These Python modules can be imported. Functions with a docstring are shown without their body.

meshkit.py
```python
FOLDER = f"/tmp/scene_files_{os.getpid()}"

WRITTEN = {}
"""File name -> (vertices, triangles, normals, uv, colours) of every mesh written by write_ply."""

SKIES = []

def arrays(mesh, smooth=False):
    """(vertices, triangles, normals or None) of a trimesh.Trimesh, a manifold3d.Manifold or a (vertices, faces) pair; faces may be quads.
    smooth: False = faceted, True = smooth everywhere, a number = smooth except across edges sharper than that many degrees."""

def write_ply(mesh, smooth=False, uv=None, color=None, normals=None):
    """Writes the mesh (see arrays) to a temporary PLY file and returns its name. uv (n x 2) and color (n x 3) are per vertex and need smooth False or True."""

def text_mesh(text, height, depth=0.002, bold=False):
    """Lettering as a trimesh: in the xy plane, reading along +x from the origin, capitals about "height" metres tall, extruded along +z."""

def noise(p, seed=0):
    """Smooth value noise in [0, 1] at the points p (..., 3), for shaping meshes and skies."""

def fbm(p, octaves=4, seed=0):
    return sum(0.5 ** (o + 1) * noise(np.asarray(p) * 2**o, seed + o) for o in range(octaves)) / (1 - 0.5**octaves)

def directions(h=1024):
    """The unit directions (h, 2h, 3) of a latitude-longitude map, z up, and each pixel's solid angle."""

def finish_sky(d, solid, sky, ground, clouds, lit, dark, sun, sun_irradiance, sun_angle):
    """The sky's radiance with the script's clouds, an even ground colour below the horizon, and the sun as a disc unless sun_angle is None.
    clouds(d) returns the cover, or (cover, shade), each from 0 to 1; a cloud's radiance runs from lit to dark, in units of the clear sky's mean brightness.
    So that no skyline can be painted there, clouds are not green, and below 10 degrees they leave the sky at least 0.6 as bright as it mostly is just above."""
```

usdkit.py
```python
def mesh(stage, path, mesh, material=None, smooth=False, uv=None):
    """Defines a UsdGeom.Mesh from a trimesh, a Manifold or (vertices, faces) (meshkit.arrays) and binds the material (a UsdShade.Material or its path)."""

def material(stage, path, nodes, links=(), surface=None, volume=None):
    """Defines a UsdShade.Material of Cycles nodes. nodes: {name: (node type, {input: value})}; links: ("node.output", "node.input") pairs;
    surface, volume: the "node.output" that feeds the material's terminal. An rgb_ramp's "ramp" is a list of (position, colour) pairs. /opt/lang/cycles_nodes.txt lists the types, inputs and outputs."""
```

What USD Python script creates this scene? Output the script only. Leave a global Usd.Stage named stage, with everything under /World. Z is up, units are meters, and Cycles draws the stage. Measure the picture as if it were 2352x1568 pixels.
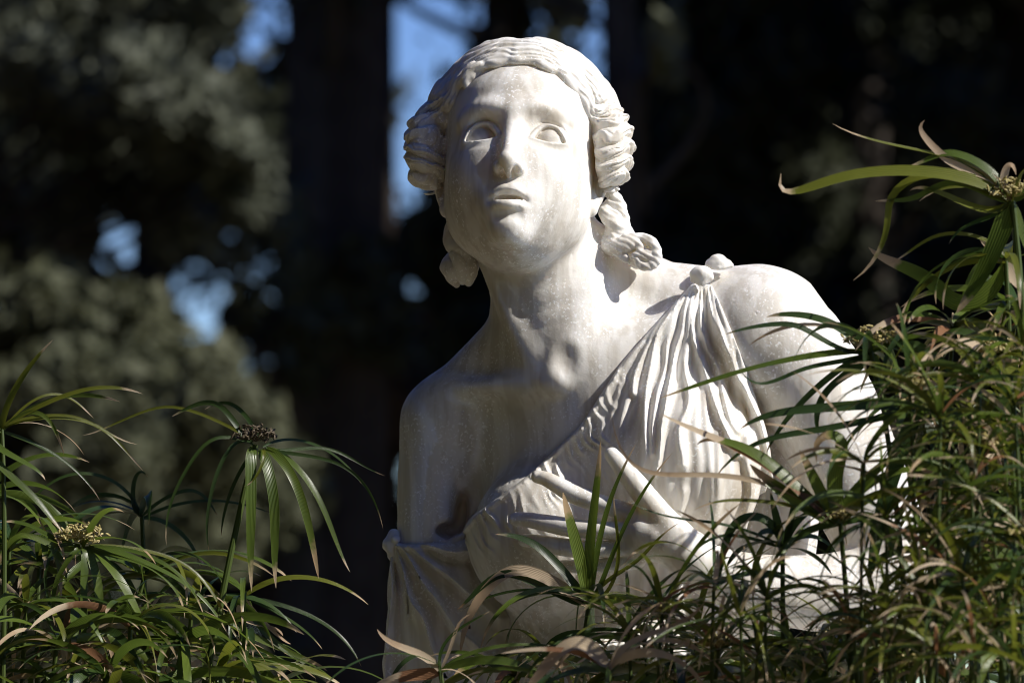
import math, random, time
import numpy as np, trimesh, usdkit, meshkit
from pxr import Usd, UsdGeom, UsdLux, UsdShade, Gf, Sdf, Vt
stage = Usd.Stage.CreateInMemory()
UsdGeom.SetStageUpAxis(stage, UsdGeom.Tokens.z); UsdGeom.SetStageMetersPerUnit(stage, 1.0)
UsdGeom.Xform.Define(stage, '/World'); UsdGeom.Scope.Define(stage, '/World/Looks')
rng = np.random.default_rng(7)
# ---------------------------------------------------------------- camera: a long lens looking slightly up at the statue, six metres away
PITCH, EYE, DIST, MM = 6.0, 1.6, 6.0, 1.2 / 2352      # MM: metres per unit of the working scale at the statue
cp, sp = math.cos(math.radians(PITCH)), math.sin(math.radians(PITCH))
FWD, UP, RIGHT, CAM = np.array([0, cp, sp]), np.array([0, -sp, cp]), np.array([1., 0, 0]), np.array([0, 0, EYE])
cam = UsdGeom.Camera.Define(stage, '/World/camera')
cam.AddTranslateOp().Set(Gf.Vec3d(*CAM)); cam.AddRotateXOp().Set(90 + PITCH)
cam.CreateFocalLengthAttr(180.0); cam.CreateHorizontalApertureAttr(36.0); cam.CreateVerticalApertureAttr(24.0)
cam.CreateFStopAttr(5.8); cam.CreateFocusDistanceAttr(5.88); cam.CreateClippingRangeAttr(Gf.Vec2f(.1, 3000))
cam.CreateExposureAttr(0.45)
# ---------------------------------------------------------------- sky and sun
SUN = np.array([.72, .24, .64])                       # towards the sun: right, towards the camera, up (of the picture)
SUN = SUN / np.linalg.norm(SUN)
sunw = RIGHT * SUN[0] - FWD * SUN[1] + UP * SUN[2]
el, az = math.asin(sunw[2]), math.atan2(sunw[0], sunw[1])
dome = UsdLux.DomeLight.Define(stage, '/World/sky')
dome.GetPrim().SetCustomDataByKey('kind', 'structure')
skym = usdkit.material(stage, '/World/Looks/sky', {
    's': ('sky_texture', {'sky_type': 'single_scattering', 'sun_disc': False, 'sun_elevation': el, 'sun_rotation': az, 'aerosol_density': 0., 'ozone_density': 2., 'altitude': 300.}),
    'h': ('hsv', {'saturation': 1.36, 'hue': .525, 'value': 2.}), 'b': ('background_shader', {'strength': .05})}, [('s.color', 'h.color'), ('h.color', 'b.color')], surface='b.background')
UsdShade.MaterialBindingAPI.Apply(dome.GetPrim()).Bind(skym)
sun = UsdLux.DistantLight.Define(stage, '/World/sun')
sun.CreateIntensityAttr(1.2); sun.CreateNormalizeAttr(True); sun.CreateAngleAttr(.5); sun.CreateColorAttr(Gf.Vec3f(1, .95, .87))
sun.AddRotateZOp().Set(-math.degrees(az)); sun.AddRotateXOp().Set(-(90 - math.degrees(el)))
# ---------------------------------------------------------------- sculpting: signed distance fields, meshed sparsely
F32 = np.float32
def vec(*a): return np.array(a, F32)
def rot(ax, deg):
    a = math.radians(deg); c, s = math.cos(a), math.sin(a)
    return np.array({'x': [[1,0,0],[0,c,-s],[0,s,c]], 'y': [[c,0,s],[0,1,0],[-s,0,c]], 'z': [[c,-s,0],[s,c,0],[0,0,1]]}[ax], F32)
def smin(a, b, k):
    h = np.maximum(k - np.abs(a - b), 0) / k
    return np.minimum(a, b) - h * h * (k * .25)
def smax(a, b, k): return -smin(-a, -b, k)
def ellip(P, c, r, R=None):
    q = P - vec(*c)
    if R is not None: q = q @ R                       # R: columns are the ellipsoid's axes
    r = vec(*r)
    x, y, z = q[:, 0] / r[0], q[:, 1] / r[1], q[:, 2] / r[2]
    k0 = np.sqrt(x * x + y * y + z * z); x, y, z = x / r[0], y / r[1], z / r[2]
    k1 = np.sqrt(x * x + y * y + z * z)
    return k0 * (k0 - 1) / np.maximum(k1, 1e-6)
def chain(P, pts, rad, reach=130):
    """round tube along a polyline; only the stretches near the (compact) cloud P are measured"""
    pts = np.asarray(pts, F32); rad = np.asarray(rad, F32)
    lo, hi = P[0], P[-1]
    c = P[len(P) // 2]; c = (P[::max(1, len(P) // 60)].mean(0)).astype(F32)
    Q = P - c; n2 = Q[:, 0] ** 2 + Q[:, 1] ** 2 + Q[:, 2] ** 2
    far = math.sqrt(float(n2.max()))
    a, ab = pts[:-1] - c, np.diff(pts, axis=0)
    L2 = np.maximum((ab * ab).sum(1), 1e-6)
    t0 = np.clip(-(a * ab).sum(1) / L2, 0, 1)
    m = np.linalg.norm(a + t0[:, None] * ab, axis=1) - np.maximum(rad[:-1], rad[1:]) < far + reach
    if not m.any(): return np.full(len(P), 1e3, F32)
    a, ab, L2, r0, dr = a[m], ab[m], L2[m], rad[:-1][m], np.diff(rad)[m]
    dot = Q @ ab.T - (a * ab).sum(1)
    t = np.clip(dot / L2, 0, 1)
    q2 = n2[:, None] - 2 * (Q @ a.T) + (a * a).sum(1) - 2 * t * dot + t * t * L2
    d = np.sqrt(np.maximum(q2, 0)) - (r0 + dr * t)
    e = d[:, 0]
    for i in range(1, d.shape[1]): e = np.minimum(e, d[:, i])
    return e
def spline(pts, n):
    from scipy.interpolate import CubicSpline
    pts = np.asarray(pts, float)
    t = np.r_[0, np.cumsum(np.sqrt(np.linalg.norm(np.diff(pts[:, :3], axis=0), axis=1)))]; t /= t[-1]
    return CubicSpline(t, pts)(np.linspace(0, 1, n))
def sstep(x, a, b):
    t = np.clip((x - a) / (b - a), 0, 1); return t * t * (3 - 2 * t)
def poly_sd(x, y, poly):
    """signed distance to a polygon in the plane, negative inside"""
    p = np.asarray(poly, F32); d = np.full(x.shape, 1e9, F32); s = np.ones(x.shape, bool)
    for i in range(len(p)):
        a, b = p[i], p[i - 1]; ex, ey = b - a; wx, wy = x - a[0], y - a[1]
        t = np.clip((wx * ex + wy * ey) / (ex * ex + ey * ey), 0, 1)
        d = np.minimum(d, (wx - ex * t) ** 2 + (wy - ey * t) ** 2)
        c1, c2, c3 = y >= a[1], y < b[1], ex * wy > ey * wx
        s ^= (c1 & c2 & c3) | (~c1 & ~c2 & ~c3)
    return np.sqrt(d) * np.where(s, 1, -1)
def box_of(P):
    T = np.ascontiguousarray(P.T); return T.min(1), T.max(1)
class Sculpt:
    """Ops are applied in order; each has a box outside which it is not evaluated."""
    def __init__(self): self.ops = []
    def add(self, fn, box, k=0, mode='u', frame=None): self.ops.append((fn, np.array(box[0], F32), np.array(box[1], F32), k, mode, frame))
    def _k(self, k): return max(k, 1e-3)
    def ell(self, c, r, k=0, mode='u', R=None, frame=None):
        m = max(r); r0 = np.array(r, float) if R is None else np.full(3, m)
        self.add(lambda P: ellip(P, c, r, R), (np.array(c) - r0, np.array(c) + r0), k, mode, frame)
    def tube(self, pts, rad, k=0, mode='u', frame=None, n=None):
        pts = np.asarray(pts, float); rad = np.broadcast_to(np.asarray(rad, float), (len(pts),))
        if n: q = spline(np.c_[pts, rad], n); pts, rad = q[:, :3], q[:, 3]
        m = rad.max()
        self.add(lambda P: chain(P, pts, rad), (pts.min(0) - m, pts.max(0) + m), k, mode, frame)
    def field(self, P, band=50):
        """P: points that lie close together, for speed"""
        d = np.full(len(P), 1e3, F32); cache = {None: (P, *box_of(P))}
        for fn, lo, hi, k, mode, frame in self.ops:
            key = None if frame is None else id(frame)
            if key not in cache: Q = frame(P); cache[key] = (Q, *box_of(Q))
            Q, qa, qb = cache[key]
            g = band + k
            if (qb < lo - g).any() or (qa > hi + g).any(): continue
            if mode == 'd': d += fn(Q, d); continue
            e = fn(Q).astype(F32)
            if mode == 'u': d = smin(d, e, k) if k > 0 else np.minimum(d, e)
            elif mode == 's': d = smax(d, -e, k) if k > 0 else np.maximum(d, -e)
            elif mode == 'i': d = smax(d, e, k) if k > 0 else np.maximum(d, e)
        return d
    def mesh(self, lo, hi, h, B=8): return surface(self.field, lo, hi, h, B)
def surface(field, lo, hi, h, B=8):
    """surface nets over the blocks near the surface only"""
    lo, hi = np.array(lo, float), np.array(hi, float)
    nb = np.ceil((hi - lo) / (h * B)).astype(int)
    ijk = np.stack(np.meshgrid(*[np.arange(n) for n in nb], indexing='ij'), -1).reshape(-1, 3)
    cen = (lo + (ijk + .5) * h * B).astype(F32)
    g = 6
    grp = ((ijk[:, 0] // g) * 1000 + ijk[:, 1] // g) * 1000 + ijk[:, 2] // g
    o = np.argsort(grp, kind='stable'); ijk, cen, grp = ijk[o], cen[o], grp[o]
    cuts = np.flatnonzero(np.diff(grp)) + 1
    d = np.concatenate(list(map(lambda c: field(c), np.split(cen, cuts))))
    keep = np.abs(d) < h * B * .87 + 12
    ijk = ijk[keep]
    g = 2
    grp = ((ijk[:, 0] // g) * 1000 + ijk[:, 1] // g) * 1000 + ijk[:, 2] // g
    ijk = ijk[np.argsort(grp, kind='stable')]; grp = np.sort(grp)
    off = np.stack(np.meshgrid(*[np.arange(B + 1)] * 3, indexing='ij'), -1).reshape(-1, 3)
    def fine(c):
        return field((lo + (c[:, None] * B + off) * h).astype(F32).reshape(-1, 3))
    S = np.concatenate(list(map(fine, np.split(ijk, np.flatnonzero(np.diff(grp)) + 1)))).reshape(len(ijk), -1)
    S = S.reshape(-1, B + 1, B + 1, B + 1)
    ins = S < 0
    corner = [np.s_[:, a:a + B, b:b + B, c:c + B] for a in (0, 1) for b in (0, 1) for c in (0, 1)]
    cnt = sum(ins[c].astype(np.int8) for c in corner)
    act = np.argwhere((cnt > 0) & (cnt < 8))
    num = np.zeros((len(act), 3)); den = np.zeros(len(act))
    pts = np.array([(a, b, c) for a in (0, 1) for b in (0, 1) for c in (0, 1)])
    val = np.stack([S[act[:, 0], act[:, 1] + a, act[:, 2] + b, act[:, 3] + c] for a, b, c in pts], 1)
    for i in range(8):
        for j in range(i + 1, 8):
            if np.abs(pts[i] - pts[j]).sum() != 1: continue
            m = (val[:, i] < 0) != (val[:, j] < 0)
            t = np.where(m, val[:, i] / np.where(m, val[:, i] - val[:, j], 1), 0)
            num += m[:, None] * (pts[i] + t[:, None] * (pts[j] - pts[i])); den += m
    cell = ijk[act[:, 0]] * B + act[:, 1:]
    V = lo + (cell + num / den[:, None]) * h
    dims = nb * B + 2
    key = lambda c: (c[:, 0] * dims[1] + c[:, 1]) * dims[2] + c[:, 2]
    K = key(cell); o = np.argsort(K); Ks = K[o]
    F = []
    for ax in range(3):
        e = pts[[0b100, 0b010, 0b001][ax]]
        j0 = [i for i in range(8) if (pts[i] == e).all()][0]
        m = (val[:, 0] < 0) != (val[:, j0] < 0)
        c = cell[m]; flip = val[m, 0] < 0
        u, w = np.eye(3, dtype=int)[(ax + 1) % 3], np.eye(3, dtype=int)[(ax + 2) % 3]
        q = []
        ok = np.ones(len(c), bool)
        for dd in (0 * u, -u, -u - w, -w):
            kk = key(c + dd); at = np.clip(np.searchsorted(Ks, kk), 0, len(Ks) - 1)
            ok &= Ks[at] == kk; q.append(o[at])
        q = np.stack(q, 1)[ok]; fl = flip[ok]
        q[~fl] = q[~fl][:, ::-1]
        F.append(q)
    Q = np.vstack(F)
    return V, np.vstack([Q[:, [0, 1, 2]], Q[:, [0, 2, 3]]])
def biggest(V, F, least=200):
    from scipy.sparse import coo_matrix
    from scipy.sparse.csgraph import connected_components
    n, lab = connected_components(coo_matrix((np.ones(len(F) * 2), (np.r_[F[:, 0], F[:, 1]], np.r_[F[:, 1], F[:, 2]])), shape=(len(V),) * 2), directed=False)
    keep = np.bincount(lab, minlength=n) >= least
    f = F[keep[lab[F[:, 0]]]]
    used = np.unique(f); back = np.full(len(V), -1); back[used] = np.arange(len(used))
    return V[used], back[f]
def thing(name, label, cat, group=None):
    x = UsdGeom.Xform.Define(stage, '/World/' + name); o = x.GetPrim()
    o.SetCustomDataByKey('label', label); o.SetCustomDataByKey('category', cat)
    if group: o.SetCustomDataByKey('group', group)
    return x
names = {}
def fresh(name):
    n = names.get(name, 0); names[name] = n + 1
    return name if n == 0 else f'{name}_{n:03d}'
# ---------------------------------------------------------------- the ground, and the grove behind and around the clearing
def AT(px, py, D): return CAM + D * (FWD + (px - 1176) / 2352 * .2 * RIGHT + (784 - py) / 2352 * .2 * UP)
def noise_mat(name, scale, ramp, rough=.9, trans=0., bump=0.):
    n = {'g': ('texture_coordinate', {}), 'n': ('noise_texture', {'scale': scale, 'detail': 5., 'roughness': .6}), 'r': ('rgb_ramp', {'ramp': ramp}), 'p': ('principled_bsdf', {'roughness': rough, 'specular_ior_level': .3})}
    l = [('g.object', 'n.vector'), ('n.fac', 'r.fac'), ('r.color', 'p.base_color')]
    if bump: n['b'] = ('bump', {'strength': .6, 'distance': bump}); l += [('n.fac', 'b.height'), ('b.normal', 'p.normal')]
    if trans:
        n['t'] = ('translucent_bsdf', {}); n['m'] = ('mix_closure', {'fac': trans}); l += [('r.color', 't.color'), ('p.BSDF', 'm.closure1'), ('t.BSDF', 'm.closure2')]
        return usdkit.material(stage, '/World/Looks/' + name, n, l, surface='m.closure')
    return usdkit.material(stage, '/World/Looks/' + name, n, l, surface='p.BSDF')
SOIL = noise_mat('soil', 3., [(.3, (.10, .08, .05)), (.6, (.18, .145, .09)), (.8, (.12, .12, .05))], .95, 0, .02)
BARK = noise_mat('bark', 9., [(.3, (.02, .016, .013)), (.7, (.05, .04, .032))], .9, 0, .02)
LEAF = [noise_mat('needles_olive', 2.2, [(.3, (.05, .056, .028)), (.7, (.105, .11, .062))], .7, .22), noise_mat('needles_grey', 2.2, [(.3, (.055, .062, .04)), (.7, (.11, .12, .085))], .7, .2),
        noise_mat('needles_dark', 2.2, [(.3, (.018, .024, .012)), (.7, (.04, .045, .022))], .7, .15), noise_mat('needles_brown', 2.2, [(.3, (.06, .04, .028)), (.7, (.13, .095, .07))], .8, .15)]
g = np.linspace(-1, 1, 121); gx, gy = np.meshgrid(np.sign(g) * np.abs(g) ** 2.6 * 320, np.sign(g) * np.abs(g) ** 2.6 * 320 + 6)
gz = 1.2 * np.exp(-(np.maximum(np.hypot(gx - .2, (gy - 5.7)) - 1.0, 0) / .7) ** 2) + .25 * (meshkit.noise(np.stack([gx / 9, gy / 9, gx * 0], -1), 4) - .5) * np.clip((np.hypot(gx, gy - 5.7) - 2) / 6, 0, 1)
i, j = np.meshgrid(np.arange(120), np.arange(120), indexing='ij'); q = np.stack([i * 121 + j, i * 121 + j + 1, (i + 1) * 121 + j + 1, (i + 1) * 121 + j], -1).reshape(-1, 4)
gm = usdkit.mesh(stage, '/World/ground', (np.stack([gx, gy, gz], -1).reshape(-1, 3), q), SOIL, smooth=True); gm.GetPrim().SetCustomDataByKey('kind', 'structure')
def cards(C, size, r, out=None):
    """small bent leaf sprays at the points C"""
    n = len(C); d = r.normal(size=(n, 3)); d[:, 2] -= .5; d /= np.linalg.norm(d, axis=1)[:, None]
    e = np.cross(d, r.normal(size=(n, 3))); e /= np.linalg.norm(e, axis=1)[:, None]
    s = size * r.uniform(.6, 1.5, n)[:, None]
    V = np.stack([C - d * s * .7, C - e * s * .32, C + d * s * .8, C + e * s * .32], 1).reshape(-1, 3)
    k = np.arange(n)[:, None] * 4
    return V, np.concatenate([k + [0, 1, 2], k + [0, 2, 3]])
def limb(a, b, r0, r1, bow, r, n=9, k=9):
    t = np.linspace(0, 1, n)[:, None]; c = a + (b - a) * t + np.array([*r.normal(0, bow, 2), abs(r.normal(0, bow))]) * np.sin(t * math.pi)
    d = np.gradient(c, axis=0); d /= np.linalg.norm(d, axis=1)[:, None]
    u = np.cross(d, [.31, .9, .2]); u /= np.linalg.norm(u, axis=1)[:, None]; w = np.cross(d, u)
    th = np.arange(k) / k * 2 * math.pi; rr = np.linspace(r0, r1, n)[:, None, None] * (1 + .1 * np.sin(th * 3 + 1)[None, :, None])
    V = (c[:, None] + rr * (np.cos(th)[None, :, None] * u[:, None] + np.sin(th)[None, :, None] * w[:, None])).reshape(-1, 3)
    i, j = np.meshgrid(np.arange(n - 1), np.arange(k), indexing='ij'); j2 = (j + 1) % k
    q = np.stack([i * k + j, i * k + j2, i * k + k + j2, i * k + k + j], -1).reshape(-1, 4)
    return V, np.vstack([q[:, [0, 1, 2]], q[:, [0, 2, 3]]])
def join(ms):
    o, V, F = 0, [], []
    for v, f in ms: V.append(v); F.append(f + o); o += len(v)
    return np.vstack(V), np.vstack(F)
# openings of the canopy through which the sky shows: outline or (x, y, rx, ry), and the share of leaves that stay
GAPS = [((960, 150, 80, 116), .03), ((916, 270, 40, 120), .10), ((902, 370, 28, 80), .14), ((970, 330, 60, 90), .35), ((990, 60, 40, 50), .3), ((606, 30, 34, 84), .03), ((450, 680, 44, 90), .06), ((566, 575, 24, 52), .18), ((610, 640, 24, 70), .12), ((280, 570, 34, 46), .15),
        ((262, 775, 26, 34), .3), ((265, 860, 22, 34), .4), ((12, 670, 26, 36), .2), ((58, 640, 24, 50), .4), ((1940, 462, 34, 40), .35), ((895, 645, 34, 22), .35), ((600, 790, 34, 60), .5), ((700, 1440, 30, 50), .6), ((420, 1170, 26, 50), .65), ((64, 240, 22, 30), .55), ((200, 360, 26, 40), .6), ((105, 480, 20, 44), .5), ((1560, 470, 20, 30), .7), ((590, 420, 16, 24), .5), ((270, 1180, 20, 40), .6), ((1030, 20, 60, 30), .6)]
def thin(C, r):
    q = (C - CAM) @ np.c_[RIGHT, UP, FWD]; x = 1176 + q[:, 0] / q[:, 2] * 11760; y = 784 - q[:, 1] / q[:, 2] * 11760
    x = x + 24 * (meshkit.noise(np.stack([x / 60, y / 60, x * 0], -1), 1) - .5) * 2; y = y + 24 * (meshkit.noise(np.stack([x / 60, y / 60, x * 0], -1), 2) - .5) * 2
    p = np.ones(len(C))
    for (cx, cy, rx, ry), keep in GAPS:
        m = ((x - cx) / (rx * 1.45 + 10)) ** 2 + ((y - cy) / (ry * 1.3 + 10)) ** 2 < 1; p[m] = np.minimum(p[m], keep)
    return C[r.random(len(C)) < p]
def grove_tree(name, label, px, D, rad, blobs, seed, mat, leaf=.085, top=14., lean=0.):
    """trunk at px and depth D; blobs: boughs (px, py, half width, half height, sprays)"""
    r = np.random.default_rng(seed)
    a = AT(px, 784, D); a[2] = -.1; b = AT(px + lean, 784, D); b[2] = top
    t = thing(fresh(name), label, 'tree'); t.AddTranslateOp().Set(Gf.Vec3d(*a)); path = str(t.GetPath())
    wood = [limb(a, b, rad * 1.15, rad * .6, .1, r, 12, 12)]; C = []
    for (x, y, w, h, n) in blobs:
        u = D * .2 / 2352; dz = r.uniform(-1.0, 1.6)
        c = AT(x, y, D + dz); c0 = a + (b - a) * np.clip((c[2] - .5 - a[2]) / (b[2] - a[2]), .05, .95)
        wood.append(limb(c0, c, min(rad * .3, .05), .008, .2, r, 7, 6))
        # the bough is made of hanging sprays: clumps with gaps between them
        k = max(3, int(n / 60)); P = r.normal(size=(k, 3)); P /= np.linalg.norm(P, axis=1)[:, None]; P *= r.uniform(.2, 1, k)[:, None] ** .5
        P = np.stack([P[:, 0] * w * u, P[:, 1] * .9, P[:, 2] * h * u], 1) + c
        s = np.array([w * u * .26, .22, h * u * .3])
        Q = P[r.integers(0, k, n)] + r.normal(size=(n, 3)) * s
        Q[:, 2] -= np.abs(Q[:, 0] - c[0]) * .25
        C.append(Q)
    C = thin(np.vstack(C), r)
    v, f = join(wood); usdkit.mesh(stage, path + '/trunk', trimesh.Trimesh(v - a, f, process=False), BARK, smooth=True)
    v, f = cards(C, leaf, r); usdkit.mesh(stage, path + '/crown', trimesh.Trimesh(v - a, f, process=False), LEAF[mat])
    return t
br = np.random.default_rng(11)
def spread(x0, x1, y0, y1, n, w, h, k):
    return [(br.uniform(x0, x1), br.uniform(y0, y1), br.uniform(*w), br.uniform(*h), k) for _ in range(n)]
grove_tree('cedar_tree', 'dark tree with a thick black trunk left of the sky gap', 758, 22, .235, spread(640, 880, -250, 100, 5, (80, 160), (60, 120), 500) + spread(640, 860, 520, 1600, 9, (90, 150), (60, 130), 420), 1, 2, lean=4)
grove_tree('cedar_tree', 'grey green cedar with an arched lit bough at upper left', -160, 19, .05, [(470, 300, 110, 60, 2600), (420, 250, 60, 40, 900), (560, 380, 70, 50, 1500), (330, 420, 90, 60, 1200), (250, 330, 90, 90, 1000), (420, 480, 120, 60, 800), (200, 520, 110, 80, 700), (480, 560, 110, 60, 600), (600, 480, 50, 60, 400)] + spread(100, 600, -200, 260, 10, (80, 150), (60, 120), 1000), 2, 1, .055)
grove_tree('cedar_tree', 'wide olive green bough low behind the left sedges', -200, 17.5, .05, [(120, 720, 170, 70, 3200), (330, 760, 130, 60, 2200), (420, 830, 120, 60, 900), (40, 820, 140, 80, 1700), (250, 900, 200, 90, 2600), (520, 930, 120, 80, 800), (420, 1010, 160, 80, 1500)] + spread(-100, 620, 1000, 1650, 16, (100, 180), (70, 140), 1000), 3, 0, .055)
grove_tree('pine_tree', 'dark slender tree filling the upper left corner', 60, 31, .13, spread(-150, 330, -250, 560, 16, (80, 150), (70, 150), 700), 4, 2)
grove_tree('pine_tree', 'brownish dry tree right of the thick trunk low behind the shoulder', 900, 29, .12, spread(640, 1000, 540, 1500, 14, (70, 130), (70, 130), 650) + [(790, 560, 50, 60, 500), (830, 660, 50, 50, 500), (1010, 700, 60, 60, 500)], 5, 3)
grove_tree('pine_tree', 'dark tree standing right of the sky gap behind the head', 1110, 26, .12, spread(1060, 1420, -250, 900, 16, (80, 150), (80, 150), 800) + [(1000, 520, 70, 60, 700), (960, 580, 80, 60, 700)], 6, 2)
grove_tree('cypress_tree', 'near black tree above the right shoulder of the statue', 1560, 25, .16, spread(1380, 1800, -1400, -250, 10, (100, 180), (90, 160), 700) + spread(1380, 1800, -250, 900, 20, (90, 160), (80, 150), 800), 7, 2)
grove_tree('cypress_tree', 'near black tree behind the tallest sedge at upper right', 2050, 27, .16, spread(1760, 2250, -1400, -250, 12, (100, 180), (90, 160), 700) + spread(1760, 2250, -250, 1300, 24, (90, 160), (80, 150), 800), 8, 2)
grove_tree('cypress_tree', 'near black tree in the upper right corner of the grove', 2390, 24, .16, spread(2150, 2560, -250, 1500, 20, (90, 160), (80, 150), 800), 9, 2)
grove_tree('laurel_tree', 'broad leaved tree with a pale lit spray at the top', 1480, 20, .07, [(1530, 130, 34, 34, 120), (1515, 95, 30, 26, 90), (1300, -40, 60, 30, 100)], 10, 0, .07)
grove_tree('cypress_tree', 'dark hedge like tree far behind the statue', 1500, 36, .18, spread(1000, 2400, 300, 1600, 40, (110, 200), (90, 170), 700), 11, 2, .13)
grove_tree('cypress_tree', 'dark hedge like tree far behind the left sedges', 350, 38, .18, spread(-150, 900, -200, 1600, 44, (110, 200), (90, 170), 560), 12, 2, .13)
# the trees that close the clearing, beside and behind the camera: one tree, set out again and again
def round_tree():
    t = UsdGeom.Xform.Define(stage, '/World/broad_tree'); r = np.random.default_rng(77)
    v, f = join([limb(np.zeros(3), np.array([0, 0, 12.]), .3, .08, .2, r, 10, 9)] + [limb(np.array([0, 0, z]), np.array([*(r.normal(size=2) * 1.6), z + 1.2]), .08, .02, .2, r, 6, 6) for z in np.linspace(2, 11, 14)])
    usdkit.mesh(stage, '/World/broad_tree/trunk', (v, f), BARK, smooth=True)
    C = r.normal(size=(9000, 3)); C /= np.linalg.norm(C, axis=1)[:, None]; C *= (r.random(9000) ** .3)[:, None]; C = C * [2.7, 2.7, 6.2] + [0, 0, 7.2]
    C += (meshkit.noise(C / 1.3, 3)[:, None] - .5) * C * [.3, .3, 0]
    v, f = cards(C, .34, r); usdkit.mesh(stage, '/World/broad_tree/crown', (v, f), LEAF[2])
    return t
rt = round_tree()
spots = [(-6, 0), (-4.4, 4.6), (-6.2, 8.6), (-6.5, 13), (-8, 18), (-9, -4.5), (-4.5, -8), (0.5, -9.5), (5, -9), (-11, 3), (-11, 9), (9, -12), (-13, 14),
         (15, 30), (11, 38), (17, 36), (-9, 26), (-12, 30), (6, 40), (-6.5, -4), (6.7, 19.4), (2, -13), (-8, -9), (-4.2, -3), (3.6, -5), (-4.4, 0.6), (-1, -6.5), (-14, 40), (-20, 46), (-26, 36), (-11, 47), (-16, 25), (-21, 30), (13, 48), (21, 44), (25, 36), (-30, 28), (22, 26)]
for n_, (x, y) in enumerate(spots):
    r_ = np.random.default_rng(n_); p = stage.GetPrimAtPath('/World/broad_tree') if n_ == 0 else UsdGeom.Xform.Define(stage, f'/World/broad_tree_{n_:03d}').GetPrim()
    X = UsdGeom.Xformable(p)
    if n_: p.GetReferences().AddInternalReference('/World/broad_tree'); p.SetInstanceable(True); X.ClearXformOpOrder()
    X.AddTranslateOp(opSuffix='at').Set(Gf.Vec3d(x, y, -.2)); X.AddRotateZOp(opSuffix='at').Set(float(r_.uniform(0, 360))); s_ = float(r_.uniform(.9, 1.25) if y < 19 else r_.uniform(1.1, 1.4)); X.AddScaleOp(opSuffix='at').Set(Gf.Vec3f(s_, s_, s_))
    p.SetCustomDataByKey('label', 'tall dense tree that closes the clearing outside the view'); p.SetCustomDataByKey('category', 'tree'); p.SetCustomDataByKey('group', 'trees around the clearing')
# ---------------------------------------------------------------- the statue, in working units: x right, y down, z towards the camera
def W(p, yd=True):
    """working units -> world"""
    p = np.asarray(p, float).reshape(-1, 3)
    return CAM + FWD * DIST + MM * (p[:, :1] * RIGHT - 1176 * RIGHT + (784 - p[:, 1:2]) * UP - p[:, 2:] * FWD)
HEADC = vec(1198, 382, 0)
HR = rot('z', -2.6) @ rot('x', -22) @ rot('y', -7.0)          # head-local (right, up, forward) -> (right, up, to camera)
def head(P):
    q = P - HEADC; q = q * vec(1, -1, 1)
    return q @ HR
def H(p):
    """head-local -> working units"""
    q = np.asarray(p, float).reshape(-1, 3) @ HR.T.astype(float)
    return q * [1, -1, 1] + HEADC
hf = head
def both(f):
    for s in (-1, 1): f(s)
def polyline(y):
    return y

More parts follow.
